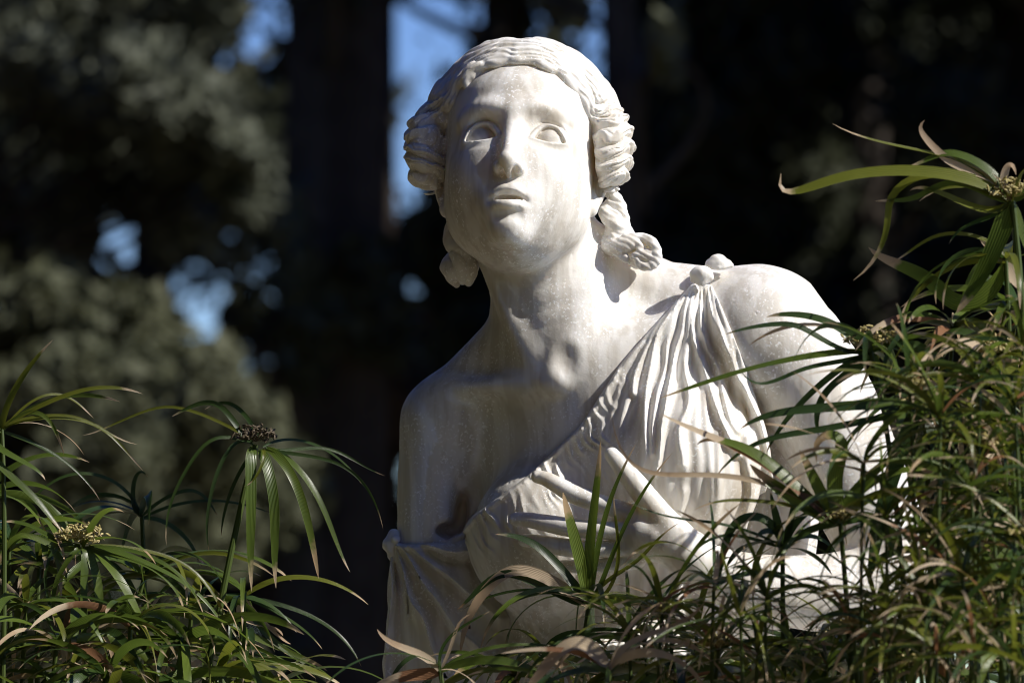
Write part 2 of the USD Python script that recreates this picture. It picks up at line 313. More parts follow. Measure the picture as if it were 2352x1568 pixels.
def build_head(S):
    E = lambda c, r, k=0, m='u', R=None: S.ell(c, r, k, m, R, hf)
    T = lambda p, r, k=0, m='u', n=None: S.tube(p, r, k, m, hf, n)
    E((0, 68, -20), (178, 212, 222))                                  # skull
    E((0, -66, 50), (167, 212, 178), 40)                              # face
    E((0, 92, 56), (164, 122, 164), 40)                               # forehead
    both(lambda s: E((s * 62, -86, 132), (56, 70, 62), 50))           # cheeks
    both(lambda s: E((s * 106, -140, 30), (42, 60, 62), 50))          # jaw
    E((0, -236, 172), (42, 34, 42), 40)                               # chin
    E((0, -172, 184), (60, 48, 42), 46)                               # muzzle
    both(lambda s: T([(s * 14, 44, 213), (s * 42, 52, 212), (s * 76, 52, 198), (s * 116, 36, 164)], [16, 17, 16, 14], 26, n=9))      # brow ridges
    both(lambda s: E((s * 82, 6, 238 if s < 0 else 253), (46, 35, 50), 8 if s < 0 else 20, 's', rot('y', s * 26) @ rot('z', s * -6)))     # eye sockets
    both(lambda s: E((s * 48, -14, 254), (15, 36, 34), 24, 's'))      # beside the bridge
    T([(0, 62, 203), (0, 30, 209), (0, -10, 222), (0, -55, 242), (0, -98, 259)], [20, 18.5, 14.5, 14.5, 15.5], 24, n=9)      # bridge of the nose
    E((0, -99, 260), (18.5, 16.5, 21), 13)                               # tip
    both(lambda s: E((s * 25, -110, 238), (12, 14.5, 21), 8))           # wings
    T([(0, -108, 262), (0, -126, 240)], [9, 9], 9)
    both(lambda s: E((s * 17, -128, 250), (8, 13, 22), 2.5, 's', rot('y', s * 20) @ rot('x', 38)))   # nostrils
    T([(0, -134, 244), (0, -150, 247)], [4, 5], 10, 's')              # philtrum
    up = [(-40, -177, 208), (-28, -167, 217), (-12, -157, 225), (0, -159, 226), (12, -157, 225), (28, -167, 217), (40, -177, 208)]
    T(up, [4, 6, 8.5, 8.5, 8.5, 6, 4], 14, n=25)
    lo = [(-35, -187, 210), (-20, -194, 224), (0, -197, 230), (20, -194, 224), (35, -187, 210)]
    T(lo, [5, 10.5, 12.5, 10.5, 5], 10, n=21)
    T([(-41, -180, 215), (-23, -174, 228), (0, -171, 234), (23, -174, 228), (41, -180, 215)], [3, 7, 9.5, 7, 3], 2.5, 's', n=17)
    E((0, -175, 204), (33, 10.5, 36), 2.5, 's', rot('x', 8))
    both(lambda s: E((s * 46, -183, 226), (8, 8, 9), 14, 's'))        # corners
    T([(-24, -217, 222), (0, -218, 229), (24, -217, 222)], [7, 8, 7], 18, 's')
    for s in (-1, 1):                                                 # eyes: lids round a blank ball
        c = (86, -18, 155) if s > 0 else (-72, -14, 154); r = 42; hw = 35. if s > 0 else 38.
        E(c, (r + 10, r + 8, r + 8), 12)
        def opening(P, s=s, c=c, hw=hw):
            x = (P[:, 0] - c[0]) * s; y = P[:, 1] - c[1] + x * (.06 if s > 0 else .02)
            # almond between two arcs
            ya = -8 + (34 if s > 0 else 37) * np.maximum(1 - (np.abs(x + 1) / hw) ** 2.2, -3)
            yb = -8 - 6 * np.maximum(1 - ((x - 1) / hw) ** 2, -3)
            slope = np.sqrt(1 + (74 * x / hw ** 2) ** 2)
            return np.maximum((y - ya) / slope, (yb - y) * .95)
        def lids(P, d, op=opening, c=c, s=s):
            e = op(P); x = (P[:, 0] - c[0]) * s; y = P[:, 1] - c[1]
            near = (P[:, 2] > 130) & (np.abs(x) < 70) & (np.abs(y) < 70)
            up = sstep(y, -16, -4)
            band = np.exp(-((e - 4.6) / 4.2) ** 4) * 2.8 * up * np.exp(-(x / 52) ** 8)
            crease = np.exp(-((e - 12.0) / 3.0) ** 2) * 6.0 * sstep(y, -18, 2) * np.exp(-(x / 50) ** 6)
            low = np.exp(-((e - 3) / 3.) ** 2) * 2.0 * (1 - up)
            under = np.exp(-((y + 30) / 7.) ** 2) * np.exp(-(x / 30) ** 4) * 1.5
            return np.where(near, crease - band - low + under, 0)
        S.add(lids, ((c[0] - 74, c[1] - 74, 110), (c[0] + 74, c[1] + 74, 300)), 0, 'd', hf)
        S.add(lambda P, op=opening: np.maximum(op(P), 140 - P[:, 2]), ((c[0] - 48, c[1] - 40, 140), (c[0] + 48, c[1] + 60, 240)), 2, 's', hf)
        E((c[0], c[1], c[2] + (4 if s > 0 else 0)), (r, r, r), 1.5)
        e = s * 172
        # ear
        T([(e, 10, 0), (e + s * 8, -40, -4), (e + s * 4, -78, 6), (e - s * 6, -112, 14)], [26, 24, 18, 15], 8)
        E((e - s * 6, -116, 20), (16, 20, 16), 6)
        E((e + s * 10, -62, 14), (9, 26, 16), 5, 's')

def trunk(S):
    E, T = S.ell, S.tube
    T([(1214, 455, -60), (1254, 590, -50), (1286, 700, -50), (1312, 810, -44)], [124, 140, 156, 172], 34, n=7)           # neck
    T([(1210, 690, -60), (1200, 782, -85), (1020, 972, -130)], [60, 88, 92], 40)
    T([(1310, 590, -80), (1520, 690, -55), (1720, 740, -20)], [80, 92, 118], 50)
    E((1340, 1040, -50), (300, 330, 170), 80, R=rot('z', 14) @ rot('y', -30) @ rot('x', -12))     # rib cage
    E((1560, 860, -20), (210, 170, 140), 70)
    E((1420, 1420, -70), (250, 330, 150), 80)                         # waist
    E((1725, 1190, -150), (165, 300, 110), 50)
    T([(1380, 1600, -80), (1420, 1900, -90)], [230, 330], 60)
    T([(1752, 776, 0), (1860, 900, 30), (1960, 1100, 62), (2055, 1310, 105)], [166, 136, 118, 96], 40, n=9)
    E((1232, 1240, 66), (162, 160, 112), 70, R=rot('y', -32) @ rot('x', -10))
    E((1570, 1070, 120), (170, 180, 130), 60)
    T([(1378, 560, -6), (1345, 700, 62), (1288, 850, 116)], [34, 30, 20], 44, n=7)                # cords of the neck
    T([(1120, 590, 0), (1180, 740, 56), (1250, 856, 92)], [20, 18, 12], 40, n=7)
    E((1296, 832, 150), (22, 34, 18), 30, 's')
    E((1276, 878, 118), (34, 24, 24), 20)
    T([(1290, 868, 112), (1420, 800, 104), (1580, 720, 80)], [16, 16, 20], 46, n=7)               # collar bones
    T([(1240, 884, 92), (1130, 884, 40), (1040, 900, -50)], [12, 12, 18], 50, n=7)
def build_body(S):
    E, T = S.ell, S.tube
    trunk(S)
    T([(1030, 970, -128), (1005, 1100, -126), (1000, 1240, -122), (985, 1640, -110)], [108, 94, 90, 84], 36, n=9)
    E((1062, 1170, -10), (30, 74, 76), 26, 's', R=rot('z', -8)); E((1058, 1186, -40), (20, 62, 112), 14, 's', R=rot('z', 8)); E((1036, 1220, -46), (36, 20, 96), 16, 's')
    T([(1132, 790, 44), (1116, 960, 92), (1104, 1090, 110), (1086, 1180, 96)], [4, 6, 6, 4], 16, 's', n=11)        # arm pit
    T([(2058, 1318, 112), (1930, 1350, 160), (1790, 1346, 205), (1640, 1308, 248), (1570, 1262, 268)], [98, 92, 80, 62, 53], 26, n=11)
    # hand laid on the chest
    T([(1575, 1262, 277), (1520, 1226, 285), (1470, 1204, 283)], [52, 50, 44], 16, n=5)
    E((1462, 1212, 275), (74, 66, 36), 22, R=rot('z', 28) @ rot('y', -12))
    T([(1545, 1215, 299), (1490, 1150, 305), (1452, 1102, 301), (1420, 1062, 291), (1400, 1038, 281)], [36, 28, 25.5, 20.5, 17], 14, n=13)      # thumb
    T([(1452, 1176, 285), (1385, 1150, 287), (1318, 1128, 271), (1270, 1102, 249), (1234, 1088, 229)], [26, 20, 21.5, 18.5, 15], 4, n=13)
    T([(1440, 1208, 285), (1362, 1206, 285), (1300, 1200, 269), (1232, 1188, 245), (1184, 1184, 223)], [26, 20, 21.5, 18.5, 15], 4, n=13)
    T([(1440, 1244, 279), (1362, 1250, 277), (1296, 1246, 261), (1240, 1236, 239), (1204, 1232, 221)], [25, 19, 20.5, 17.5, 14.5], 4, n=13)
    T([(1456, 1272, 271), (1390, 1286, 267), (1336, 1290, 253), (1290, 1288, 237)], [22, 18, 16, 13], 4, n=9)
    for p, sx in (((1398, 1034, 296), 12), ((1231, 1086, 241), 10), ((1180, 1184, 235), 10)):   # nails
        E(p, (sx * .8, sx * .8, 3.5), 1.5)

TORSO = Sculpt(); trunk(TORSO)
EDGE = [(1590, 650), (1530, 716), (1480, 768), (1420, 838), (1376, 906), (1330, 976), (1268, 1036), (1215, 1086), (1150, 1134), (1086, 1182), (1040, 1240)]
DRESS = EDGE + [(1000, 1400), (1060, 1750), (1900, 1750), (1850, 1500), (1806, 1250), (1782, 1110), (1756, 990), (1716, 870), (1668, 745), (1632, 655)]
CRESTS = [   # crests of the cloth hanging from the shoulder: line (x, y), height, half width
    ([(1583, 664), (1560, 692), (1523, 742), (1477, 797), (1454, 862), (1450, 900)], 15, 9),
    ([(1560, 696), (1509, 760), (1482, 862), (1473, 1000), (1463, 1068)], 17, 9),
    ([(1546, 705), (1532, 770), (1509, 862), (1496, 953), (1491, 1036)], 13, 10),
    ([(1583, 673), (1564, 747), (1532, 852), (1523, 908), (1516, 1000), (1500, 1080)], 19, 9),
    ([(1590, 673), (1574, 770), (1569, 839), (1569, 908), (1560, 960), (1556, 1060)], 17, 11),
    ([(1597, 669), (1585, 724), (1587, 779), (1615, 839), (1633, 908), (1656, 976), (1690, 1040)], 19, 9),
    ([(1606, 669), (1601, 715), (1610, 770), (1638, 839), (1661, 930), (1680, 985)], 15, 8),
    ([(1615, 664), (1633, 733), (1656, 797), (1689, 871), (1721, 930), (1744, 1000), (1770, 1137), (1782, 1210)], 21, 12),
    ([(1440, 880), (1426, 940), (1420, 1010), (1412, 1070)], 9, 12),
    ([(1640, 1090), (1634, 1180), (1626, 1260), (1622, 1400)], 20, 34),
    ([(1706, 1000), (1712, 1115), (1708, 1260), (1700, 1400)], 18, 14),
    ([(1752, 1060), (1750, 1160), (1746, 1260), (1730, 1400)], 14, 10),
    ([(1560, 1120), (1560, 1220), (1555, 1400)], 10, 12),
    ([(1395, 930), (1372, 985), (1360, 1040)], 7, 7), ([(1420, 880), (1400, 950), (1392, 1020)], 7, 6)]
def fold_field(x, y):
    n = meshkit.noise(np.stack([x / 46, y / 70, x * 0], -1), 3) - .5
    q = np.stack([x + 16 * n, y + 5 * n, x * 0], -1).astype(F32)
    out = np.zeros(len(x), F32)
    for line, hgt, wid in CRESTS:
        c = spline(np.c_[np.array(line, float), np.zeros(len(line))], 14)
        d = chain(q, c, np.zeros(14), 4 * wid + 30)
        near = np.clip((q[:, 1] - 660) / 110, .25, 1)
        w = wid * (.5 + .5 * near)
        e = hgt * near * np.exp(-np.abs(d / w) ** 1.4)
        out = np.maximum(out, e) + .35 * np.minimum(out, e)
    side = sstep(x, 1370, 1440)
    fine = 1.6 * np.sin((x - 1612) / np.interp(y, [640, 800, 1100], [.2, .6, 1.]) * math.pi / 15 + 5 * n)
    # short pleats hanging from the hem on the left
    u = (x - 1330) * .74 - (y - 976) * .67
    nn = meshkit.noise(np.stack([x / 40, y / 40, x * 0], -1), 9) - .5
    v = (x - 1330) * .67 + (y - 976) * .74                                # distance below the hem line
    pl = (1 - np.abs(np.sin((u + v * .25 + 30 * nn) * math.pi / 23))) ** 1.5 * 9 + 1.4 * np.sin(u * math.pi / 9 + 7 * nn)
    pl = pl * (1 - .7 * sstep(v, 25, 120)) * (.5 + nn)
    return (out + fine - 4) * side + pl * (1 - side)
def dress_field(P):
    d = TORSO.field(P)
    m = np.flatnonzero((np.abs(d) < 60) & (P[:, 2] > -200))
    if len(m):
        x, y, z = P[m].T
        e = poly_sd(x, y, DRESS)
        hem = np.exp(-((e + 6) / 5.0) ** 2) * 6 * (x < 1600)
        relief = np.where(z > -60, fold_field(x, y), 0)
        q = d[m] - 9 - relief - hem - 4 * np.exp(-(e / 26) ** 2)
        jag = 2.0 * (meshkit.noise(P[m] / 14, 5) - .5)
        d[m] = smax(q, e + jag, 4)
    return np.where(np.abs(d) < 60, d, np.maximum(d, poly_sd(P[:, 0], P[:, 1], DRESS) - 0))
SLEEVE = Sculpt()
SLEEVE.tube([(1000, 1200, -122), (992, 1300, -118), (985, 1640, -106), (985, 1760, -106)], [97, 99, 100, 110], 0, n=9)
SLEEVE.tube([(1060, 1300, -110), (1120, 1500, -90), (1200, 1760, -80)], [60, 110, 190], 60)
SHEM = [(896, 1246), (930, 1252), (975, 1250), (1020, 1244), (1060, 1226), (1090, 1186), (1130, 1180), (1300, 1760), (840, 1760), (880, 1400)]
def sleeve_field(P):
    d = SLEEVE.field(P)
    m = np.flatnonzero(np.abs(d) < 60)
    if len(m):
        x, y, z = P[m].T
        e = poly_sd(x, y, SHEM)
        a = np.arctan2(x - 896, y - 1225)
        n = meshkit.noise(np.stack([x / 60, y / 90, z / 60], -1), 4) - .5
        rr = np.hypot(x - 896, y - 1225)
        rel = ((1 - np.abs(np.sin(a * 9.5 + 1.6 * n))) ** 1.3 * 34 - 14) * sstep(rr, 30, 120) + 2.4 * np.sin(a * 42 + 4 * n)
        rel = rel + np.exp(-((e + 7) / 6.0) ** 2) * 6
        d[m] = smax(d[m] - rel, e, 4)
    return np.where(np.abs(d) < 60, d, np.maximum(d, poly_sd(P[:, 0], P[:, 1], SHEM)))

# ---- hair
def window(P):
    """the oval of the face that the hair leaves free, measured outwards from the hairline (head-local)"""
    x, y = P[:, 0] - 3, P[:, 1] + 60
    n = 2.5
    wd = np.where(x > 0, 176, 168)
    rho = ((np.abs(x) / wd) ** n + (np.abs(y) / 228) ** n) ** (1 / n)
    return (rho - 1) * np.where(y > 0, 195, 168)
def build_hair(S):
    E = lambda c, r, k=0, m='u', R=None: S.ell(c, r, k, m, R, hf)
    T = lambda p, r, k=0, m='u', n=None: S.tube(p, r, k, m, hf, n)
    E((0, 62, -22), (186, 212, 232))
    E((-92, 176, 0), (92, 96, 150), 40); E((90, 178, 0), (92, 96, 150), 40)
    T([(0, 290, 90), (0, 296, -60)], [8, 8], 26, 's')
    # wavy strands from the parting along the hairline, row behind row
    def wave(pts, rad, amp, per, n=46, ph=0.):
        q = spline(np.c_[np.array(pts, float), rad], n)
        c = q[:, :3]; t = np.gradient(c, axis=0); t /= np.linalg.norm(t, axis=1)[:, None]
        nrm = c - np.array([0, 40, -20]); nrm /= np.linalg.norm(nrm, axis=1)[:, None]
        b = np.cross(t, nrm); b /= np.linalg.norm(b, axis=1)[:, None]
        L = np.r_[0, np.cumsum(np.linalg.norm(np.diff(c, axis=0), axis=1))]
        w = np.sin(2 * math.pi * L / per + ph) * np.clip(L / 90, 0, 1)
        c = c + b * (amp * w)[:, None] + nrm * (amp * .35 * np.cos(2 * math.pi * L / per + ph) * np.clip(L / 90, 0, 1))[:, None]
        return c, q[:, 3]
    for s in (-1, 1):
        rows = [([(s * -4, 174, 198), (s * 45, 172, 192), (s * 98, 154, 168), (s * 140, 120, 128), (s * 172, 82, 92)], [8, 11, 16, 20, 22], 6, 66),
                ([(0, 188, 192), (s * 52, 187, 184), (s * 112, 170, 152), (s * 158, 134, 104), (s * 188, 96, 66)], [8, 11, 15, 20, 23], 4, 92),
                ([(0, 203, 186), (s * 60, 202, 174), (s * 122, 186, 132), (s * 168, 150, 82), (s * 196, 114, 44)], [8, 11, 15, 19, 22], 5, 110),
                ([(0, 219, 174), (s * 66, 219, 158), (s * 128, 202, 110), (s * 172, 168, 58), (s * 198, 132, 20)], [9, 13, 17, 20, 22], 5, 120),
                ([(0, 238, 152), (s * 70, 236, 134), (s * 132, 217, 80), (s * 174, 182, 24), (s * 196, 140, -10)], [10, 15, 19, 22, 24], 4, 130),
                ([(0, 254, 118), (s * 72, 254, 98), (s * 134, 232, 40), (s * 174, 194, -20), (s * 194, 140, -60)], [10, 17, 20, 23, 25], 4, 140),
                ([(0, 264, 70), (s * 72, 264, 48), (s * 134, 238, -20), (s * 168, 192, -80), (s * 188, 130, -110)], [11, 18, 22, 24, 26], 4, 140)]
        for i, (p, r, amp, per) in enumerate(rows):
            if s > 0 or i > 0: c, rr = wave(p, r, amp, per, ph=i * 1.9 + (s > 0) * .8)
            else: c, rr = wave(p, r, 9, 70, ph=.6)
            T(c, rr, 9)
        g = 0 if s > 0 else 8
        E((s * 168, 142, 26), (46, 52, 84), 30)
        E((s * (208 + g), 38, 30), (48, 92, 78), 18)
        E((s * (204 + g), -14, 26), (42, 52, 64), 14)
    # a lock curling over the temple in the shade
    T([(-70, 164, 190), (-92, 166, 186), (-110, 154, 178), (-114, 134, 170), (-104, 116, 170)], [6, 12, 14, 13, 8], 4, n=16)
    T([(-112, 140, 166), (-132, 142, 152), (-146, 124, 138), (-166, 116, 116)], [10, 14, 13, 14], 4, n=16)
        # the heavy waves over temples and ears, and strand grooves
    def grooves(P, d):
        x, y, z = P.T; ax = np.abs(x); sg = np.where(x > 0, 3., 11.)
        w = window(P)
        side = sstep(ax, 158, 196) * (1 - sstep(y, 100, 150)) * sstep(z, -120, -40)
        n = meshkit.noise(P / 34, 2) - .5
        t = np.arctan2(ax - 150, z + 10) / 1.6                             # 0 at the hairline, 1 at the outer edge
        n2 = meshkit.noise(np.stack([ax / 60 + sg, y / 46, z / 60], -1), 5) - .5
        n3 = meshkit.noise(np.stack([ax / 24 + sg, y / 20, z / 24], -1), 6) - .5
        ph = (y + 27 * np.sin(np.clip(t, 0, 1) * 4.2 + .3) - 8 * t + 44 * n2 + 8 * n3) / 36.
        f = ph - np.floor(ph)
        cr = (np.minimum(f / .62, (1 - f) / .38)) ** .62                    # skewed crests, sharp valleys
        f2 = ph * 2.2 + 2.6 * n2 + .8 * n3 + .9 * t; f2 = np.abs(np.sin(f2 * math.pi)) ** .7
        waves = 14.5 * (cr - .55) + 7 * (f2 - .5)
        a = np.sin(w * (2 * math.pi / 11.5) + 9 * n)
        return -waves * side - (a * (1 - side) * 1.5 * (.3 + 1.4 * meshkit.noise(P / 50, 12))) * sstep(w, 2, 14) - 1.6 * (meshkit.noise(P / 22, 8) - .5)
    S.add(grooves, ((-320, -180, -320), (320, 360, 330)), 0, 'd', hf)
    # face window
    S.add(lambda P: np.where(P[:, 2] > -10, window(P) - np.clip((60 - P[:, 2]) * .12, -6, 20), 50), ((-190, -330, -10), (190, 185, 330)), 5, 's', hf)
def ringlet(S, path, rad, r, turns, k=4, ph=0., n=60):
    """two strands twisted about a path (working units)"""
    c = spline(np.c_[np.array(path, float), rad], n); R_ = c[:, 3]; c = c[:, :3]
    t = np.gradient(c, axis=0); t /= np.linalg.norm(t, axis=1)[:, None]
    a = np.cross(t, [0.2, .1, 1]); a /= np.linalg.norm(a, axis=1)[:, None]; b = np.cross(t, a)
    for q in (0, math.pi):
        th = np.linspace(0, turns * 2 * math.pi, n) + q + ph
        S.tube(c + a * (R_ * np.cos(th))[:, None] + b * (R_ * np.sin(th))[:, None], R_ * r, k)
    S.tube(c, R_ * .7, k)
def build_locks(S):
    ringlet(S, [(1398, 436, -20), (1408, 486, 2), (1408, 536, 24), (1436, 566, 46), (1474, 580, 62), (1490, 600, 70)], [12, 18, 23, 24, 22, 17], .86, 1.7, ph=.6, k=7)
    S.tube([(1470, 548, 78), (1502, 570, 88), (1500, 604, 90), (1474, 612, 90), (1462, 596, 92)], [9, 13, 13, 11, 7], 3, n=16)
    S.tube([(1392, 486, 26), (1420, 500, 36), (1424, 530, 46), (1400, 550, 50)], [6, 9, 10, 7], 3, n=14)
    S.tube([(1418, 560, 66), (1446, 548, 72), (1468, 566, 84), (1452, 590, 90)], [7, 10, 10, 7], 3, n=14)
    S.tube([(1408, 540, 50), (1414, 572, 66), (1440, 598, 80)], [8, 11, 8], 4, n=12)
    S.tube([(1398, 466, 6), (1428, 486, 14), (1436, 520, 24), (1420, 545, 30)], [9, 11, 11, 8], 4, n=12)
    S.add(lambda P, d: .8 * np.sin((P[:, 0] * .5 - P[:, 1] * .85) * (2 * math.pi / 13) + 5 * (meshkit.noise(P / 24, 7) - .5)) - 1.2 * (meshkit.noise(P / 14, 8) - .5), ((1340, 400, -100), (1560, 660, 140)), 0, 'd')
def build_lock2(S):
    ringlet(S, [(1026, 430, -50), (1040, 500, -46), (1046, 560, -36), (1054, 600, -26), (1060, 628, -22)], [10, 12, 17, 24, 20], .9, 1.3, ph=2.2, k=6)
    S.tube([(1040, 584, 0), (1058, 612, 12), (1062, 646, 0)], [9, 15, 10], 3, n=10)
    S.tube([(1076, 588, -6), (1084, 620, 8), (1076, 650, -4)], [9, 14, 9], 3, n=10)
    S.tube([(1030, 606, -20), (1034, 632, -14), (1048, 652, -16)], [11, 14, 9], 3, n=10)
    S.add(lambda P, d: - 3 * (meshkit.noise(P / 14, 8) - .5), ((980, 400, -100), (1120, 690, 140)), 0, 'd')
def build_knots(S):
    S.ell((1608, 632, 96), (27, 21, 22), 0); S.tube([(1590, 644, 98), (1610, 652, 106), (1628, 640, 102)], 7, 4)
    S.ell((1608, 626, 108), (13, 10, 10), 6)
    S.add(lambda P, d: 2.6 * (meshkit.noise(P / 11, 3) - .5), ((1500, 500, 0), (1760, 720, 200)), 0, 'd')
def build_knot2(S):
    S.ell((1648, 606, 52), (31, 15, 24), 0); S.ell((1646, 595, 58), (17, 11, 14), 5); S.tube([(1622, 610, 60), (1648, 616, 74), (1676, 610, 62)], 6, 4)
    S.add(lambda P, d: 2.6 * (meshkit.noise(P / 11, 6) - .5), ((1500, 500, 0), (1760, 720, 200)), 0, 'd')
def build_knot3(S):
    S.tube([(902, 1232, -86), (896, 1254, -82), (906, 1286, -88)], [15, 19, 13], 4); S.ell((888, 1248, -78), (9, 12, 10), 4); S.ell((908, 1240, -66), (10, 9, 10), 4)
    S.add(lambda P, d: 4 * (meshkit.noise(P / 12, 6) - .5), ((850, 1180, -180), (960, 1320, 0)), 0, 'd')

HRES = 2.6
def scul(build, lo, hi, h=HRES):
    S = Sculpt(); [b(S) for b in (build if isinstance(build, (list, tuple)) else [build])]
    return surface(S.field, lo, hi, h)
pieces = {}
t0 = time.time()
def body_all(S):
    build_head(S); build_body(S)
    def wear(P, d): return 1.3 * (meshkit.noise(P / 60, 1) - .5) + .5 * (meshkit.noise(P / 9, 4) - .5) + 3 * np.maximum(meshkit.noise(P / 8, 21) - .88, 0) / .14 * (meshkit.noise(P / 90, 22) > .5)
    S.add(wear, ((0, 0, -900), (3000, 3000, 900)), 0, 'd')
pieces['body'] = biggest(*scul(body_all, (820, 60, -420), (2260, 1760, 420), 3.2), 5000)
pieces['hair'] = biggest(*scul([build_hair], (860, 50, -420), (1520, 520, 330), 2.5))
pieces['hanging_lock'] = scul(build_locks, (1360, 400, -100), (1560, 660, 140), 2.3)
pieces['hanging_lock_001'] = scul(build_lock2, (980, 400, -130), (1130, 690, 90), 2.3)
pieces['dress'] = biggest(*surface(dress_field, (960, 600, -330), (1960, 1770, 400), 3.3), 800)
pieces['sleeve'] = biggest(*surface(sleeve_field, (820, 1150, -330), (1360, 1770, 260), 3.6), 800)
def build_skirt(S):
    S.tube([(1400, 1690, -80), (1400, 2140, -80)], [250, 420], 0)
    S.add(lambda P, d: 16 * np.sin(np.arctan2(P[:, 0] - 1400, P[:, 2] + 80) * 17 + 3 * meshkit.noise(P / 120, 2)), ((900, 1400, -600), (1900, 2200, 460)), 0, 'd')
    S.add(lambda P: np.maximum(P[:, 1] - 2140, 1720 - P[:, 1]), ((900, 1720, -600), (1900, 2140, 460)), 6, 'i')
pieces['robe'] = scul(build_skirt, (920, 1700, -560), (1880, 2160, 400), 9)
pieces['shoulder_button'] = scul(build_knots, (1560, 590, 40), (1660, 690, 140), 2.4)
pieces['shoulder_button_001'] = scul(build_knot2, (1600, 570, 10), (1700, 650, 110), 2.4)
pieces['sleeve_knot'] = scul(build_knot3, (860, 1200, -130), (940, 1320, -30), 2.6)
print('statue triangles', sum(len(f) for v, f in pieces.values()))
print('sculpt', time.time() - t0)
def marble(path):
    return usdkit.material(stage, path, {
        'g': ('texture_coordinate', {}),
        'big': ('noise_texture', {'scale': 7., 'detail': 5., 'roughness': .6}),
        'tone': ('rgb_ramp', {'ramp': [(.24, (.56, .505, .42)), (.40, (.71, .675, .61)), (.50, (.77, .745, .695)), (.75, (.80, .78, .74))]}),
        'spk': ('noise_texture', {'scale': 290., 'detail': 2., 'roughness': .5}),
        'spr': ('rgb_ramp', {'ramp': [(.585, (0, 0, 0)), (.63, (1, 1, 1))]}),
        'spm': ('noise_texture', {'scale': 16., 'detail': 2.}),
        'spq': ('rgb_ramp', {'ramp': [(.44, (0, 0, 0)), (.60, (.95, .95, .95))]}),
        'sv': ('mapping', {'scale': (70., 70., 5.)}), 'st': ('noise_texture', {'scale': 1., 'detail': 3.}), 'sr': ('rgb_ramp', {'ramp': [(.42, (.80, .775, .735)), (.56, (1, 1, 1))]}), 'sx': ('mix_color', {'blend_type': 'multiply', 'fac': .85}),
        'mul': ('mix_color', {'blend_type': 'multiply', 'fac': 1.}),
        'col': ('mix_color', {'blend_type': 'mix', 'b': (.94, .935, .92)}),
        'bn': ('noise_texture', {'scale': 420., 'detail': 3., 'roughness': .6}),
        'bump': ('bump', {'strength': .24, 'distance': .0009}),
        'p': ('principled_bsdf', {'roughness': .5, 'specular_ior_level': .35, 'subsurface_weight': .15, 'subsurface_scale': .006, 'subsurface_radius': (1., .75, .5)})},
        [('g.object', 'big.vector'), ('g.object', 'spk.vector'), ('g.object', 'spm.vector'), ('g.object', 'bn.vector'),
         ('big.fac', 'tone.fac'), ('spk.fac', 'spr.fac'), ('spm.fac', 'spq.fac'), ('spr.color', 'mul.a'), ('spq.color', 'mul.b'), ('mul.result', 'col.fac'),
         ('g.object', 'sv.vector'), ('sv.vector', 'st.vector'), ('st.fac', 'sr.fac'), ('tone.color', 'sx.a'), ('sr.color', 'sx.b'), ('sx.result', 'col.a'), ('col.result', 'p.base_color'), ('bn.fac', 'bump.height'), ('bump.normal', 'p.normal')], surface='p.BSDF')
MARBLE = marble('/World/Looks/marble')
st = thing('marble_statue', 'white marble statue of a woman looking up, one hand on her chest', 'statue')
base = W([(1176, 784, 0)])[0]
st.AddTranslateOp().Set(Gf.Vec3d(*base))
for k_, (v, f) in pieces.items():
    m = trimesh.Trimesh(W(v) - base, f, process=False)
    usdkit.mesh(stage, '/World/marble_statue/' + k_, m, MARBLE, smooth=True)

pb = trimesh.creation.box((1.0, .85, .42)); pb.apply_translation(np.array([W([(1400, 784, -80)])[0][0], W([(1400, 2140, -80)])[0][1], W([(1400, 2140, -80)])[0][2] - .205]) - base)
pb = trimesh.util.concatenate([pb, trimesh.creation.box((1.08, .93, .1), trimesh.transformations.translation_matrix(pb.bounds.mean(0) - [0, 0, .25]))])
usdkit.mesh(stage, '/World/marble_statue/plinth', pb, MARBLE)
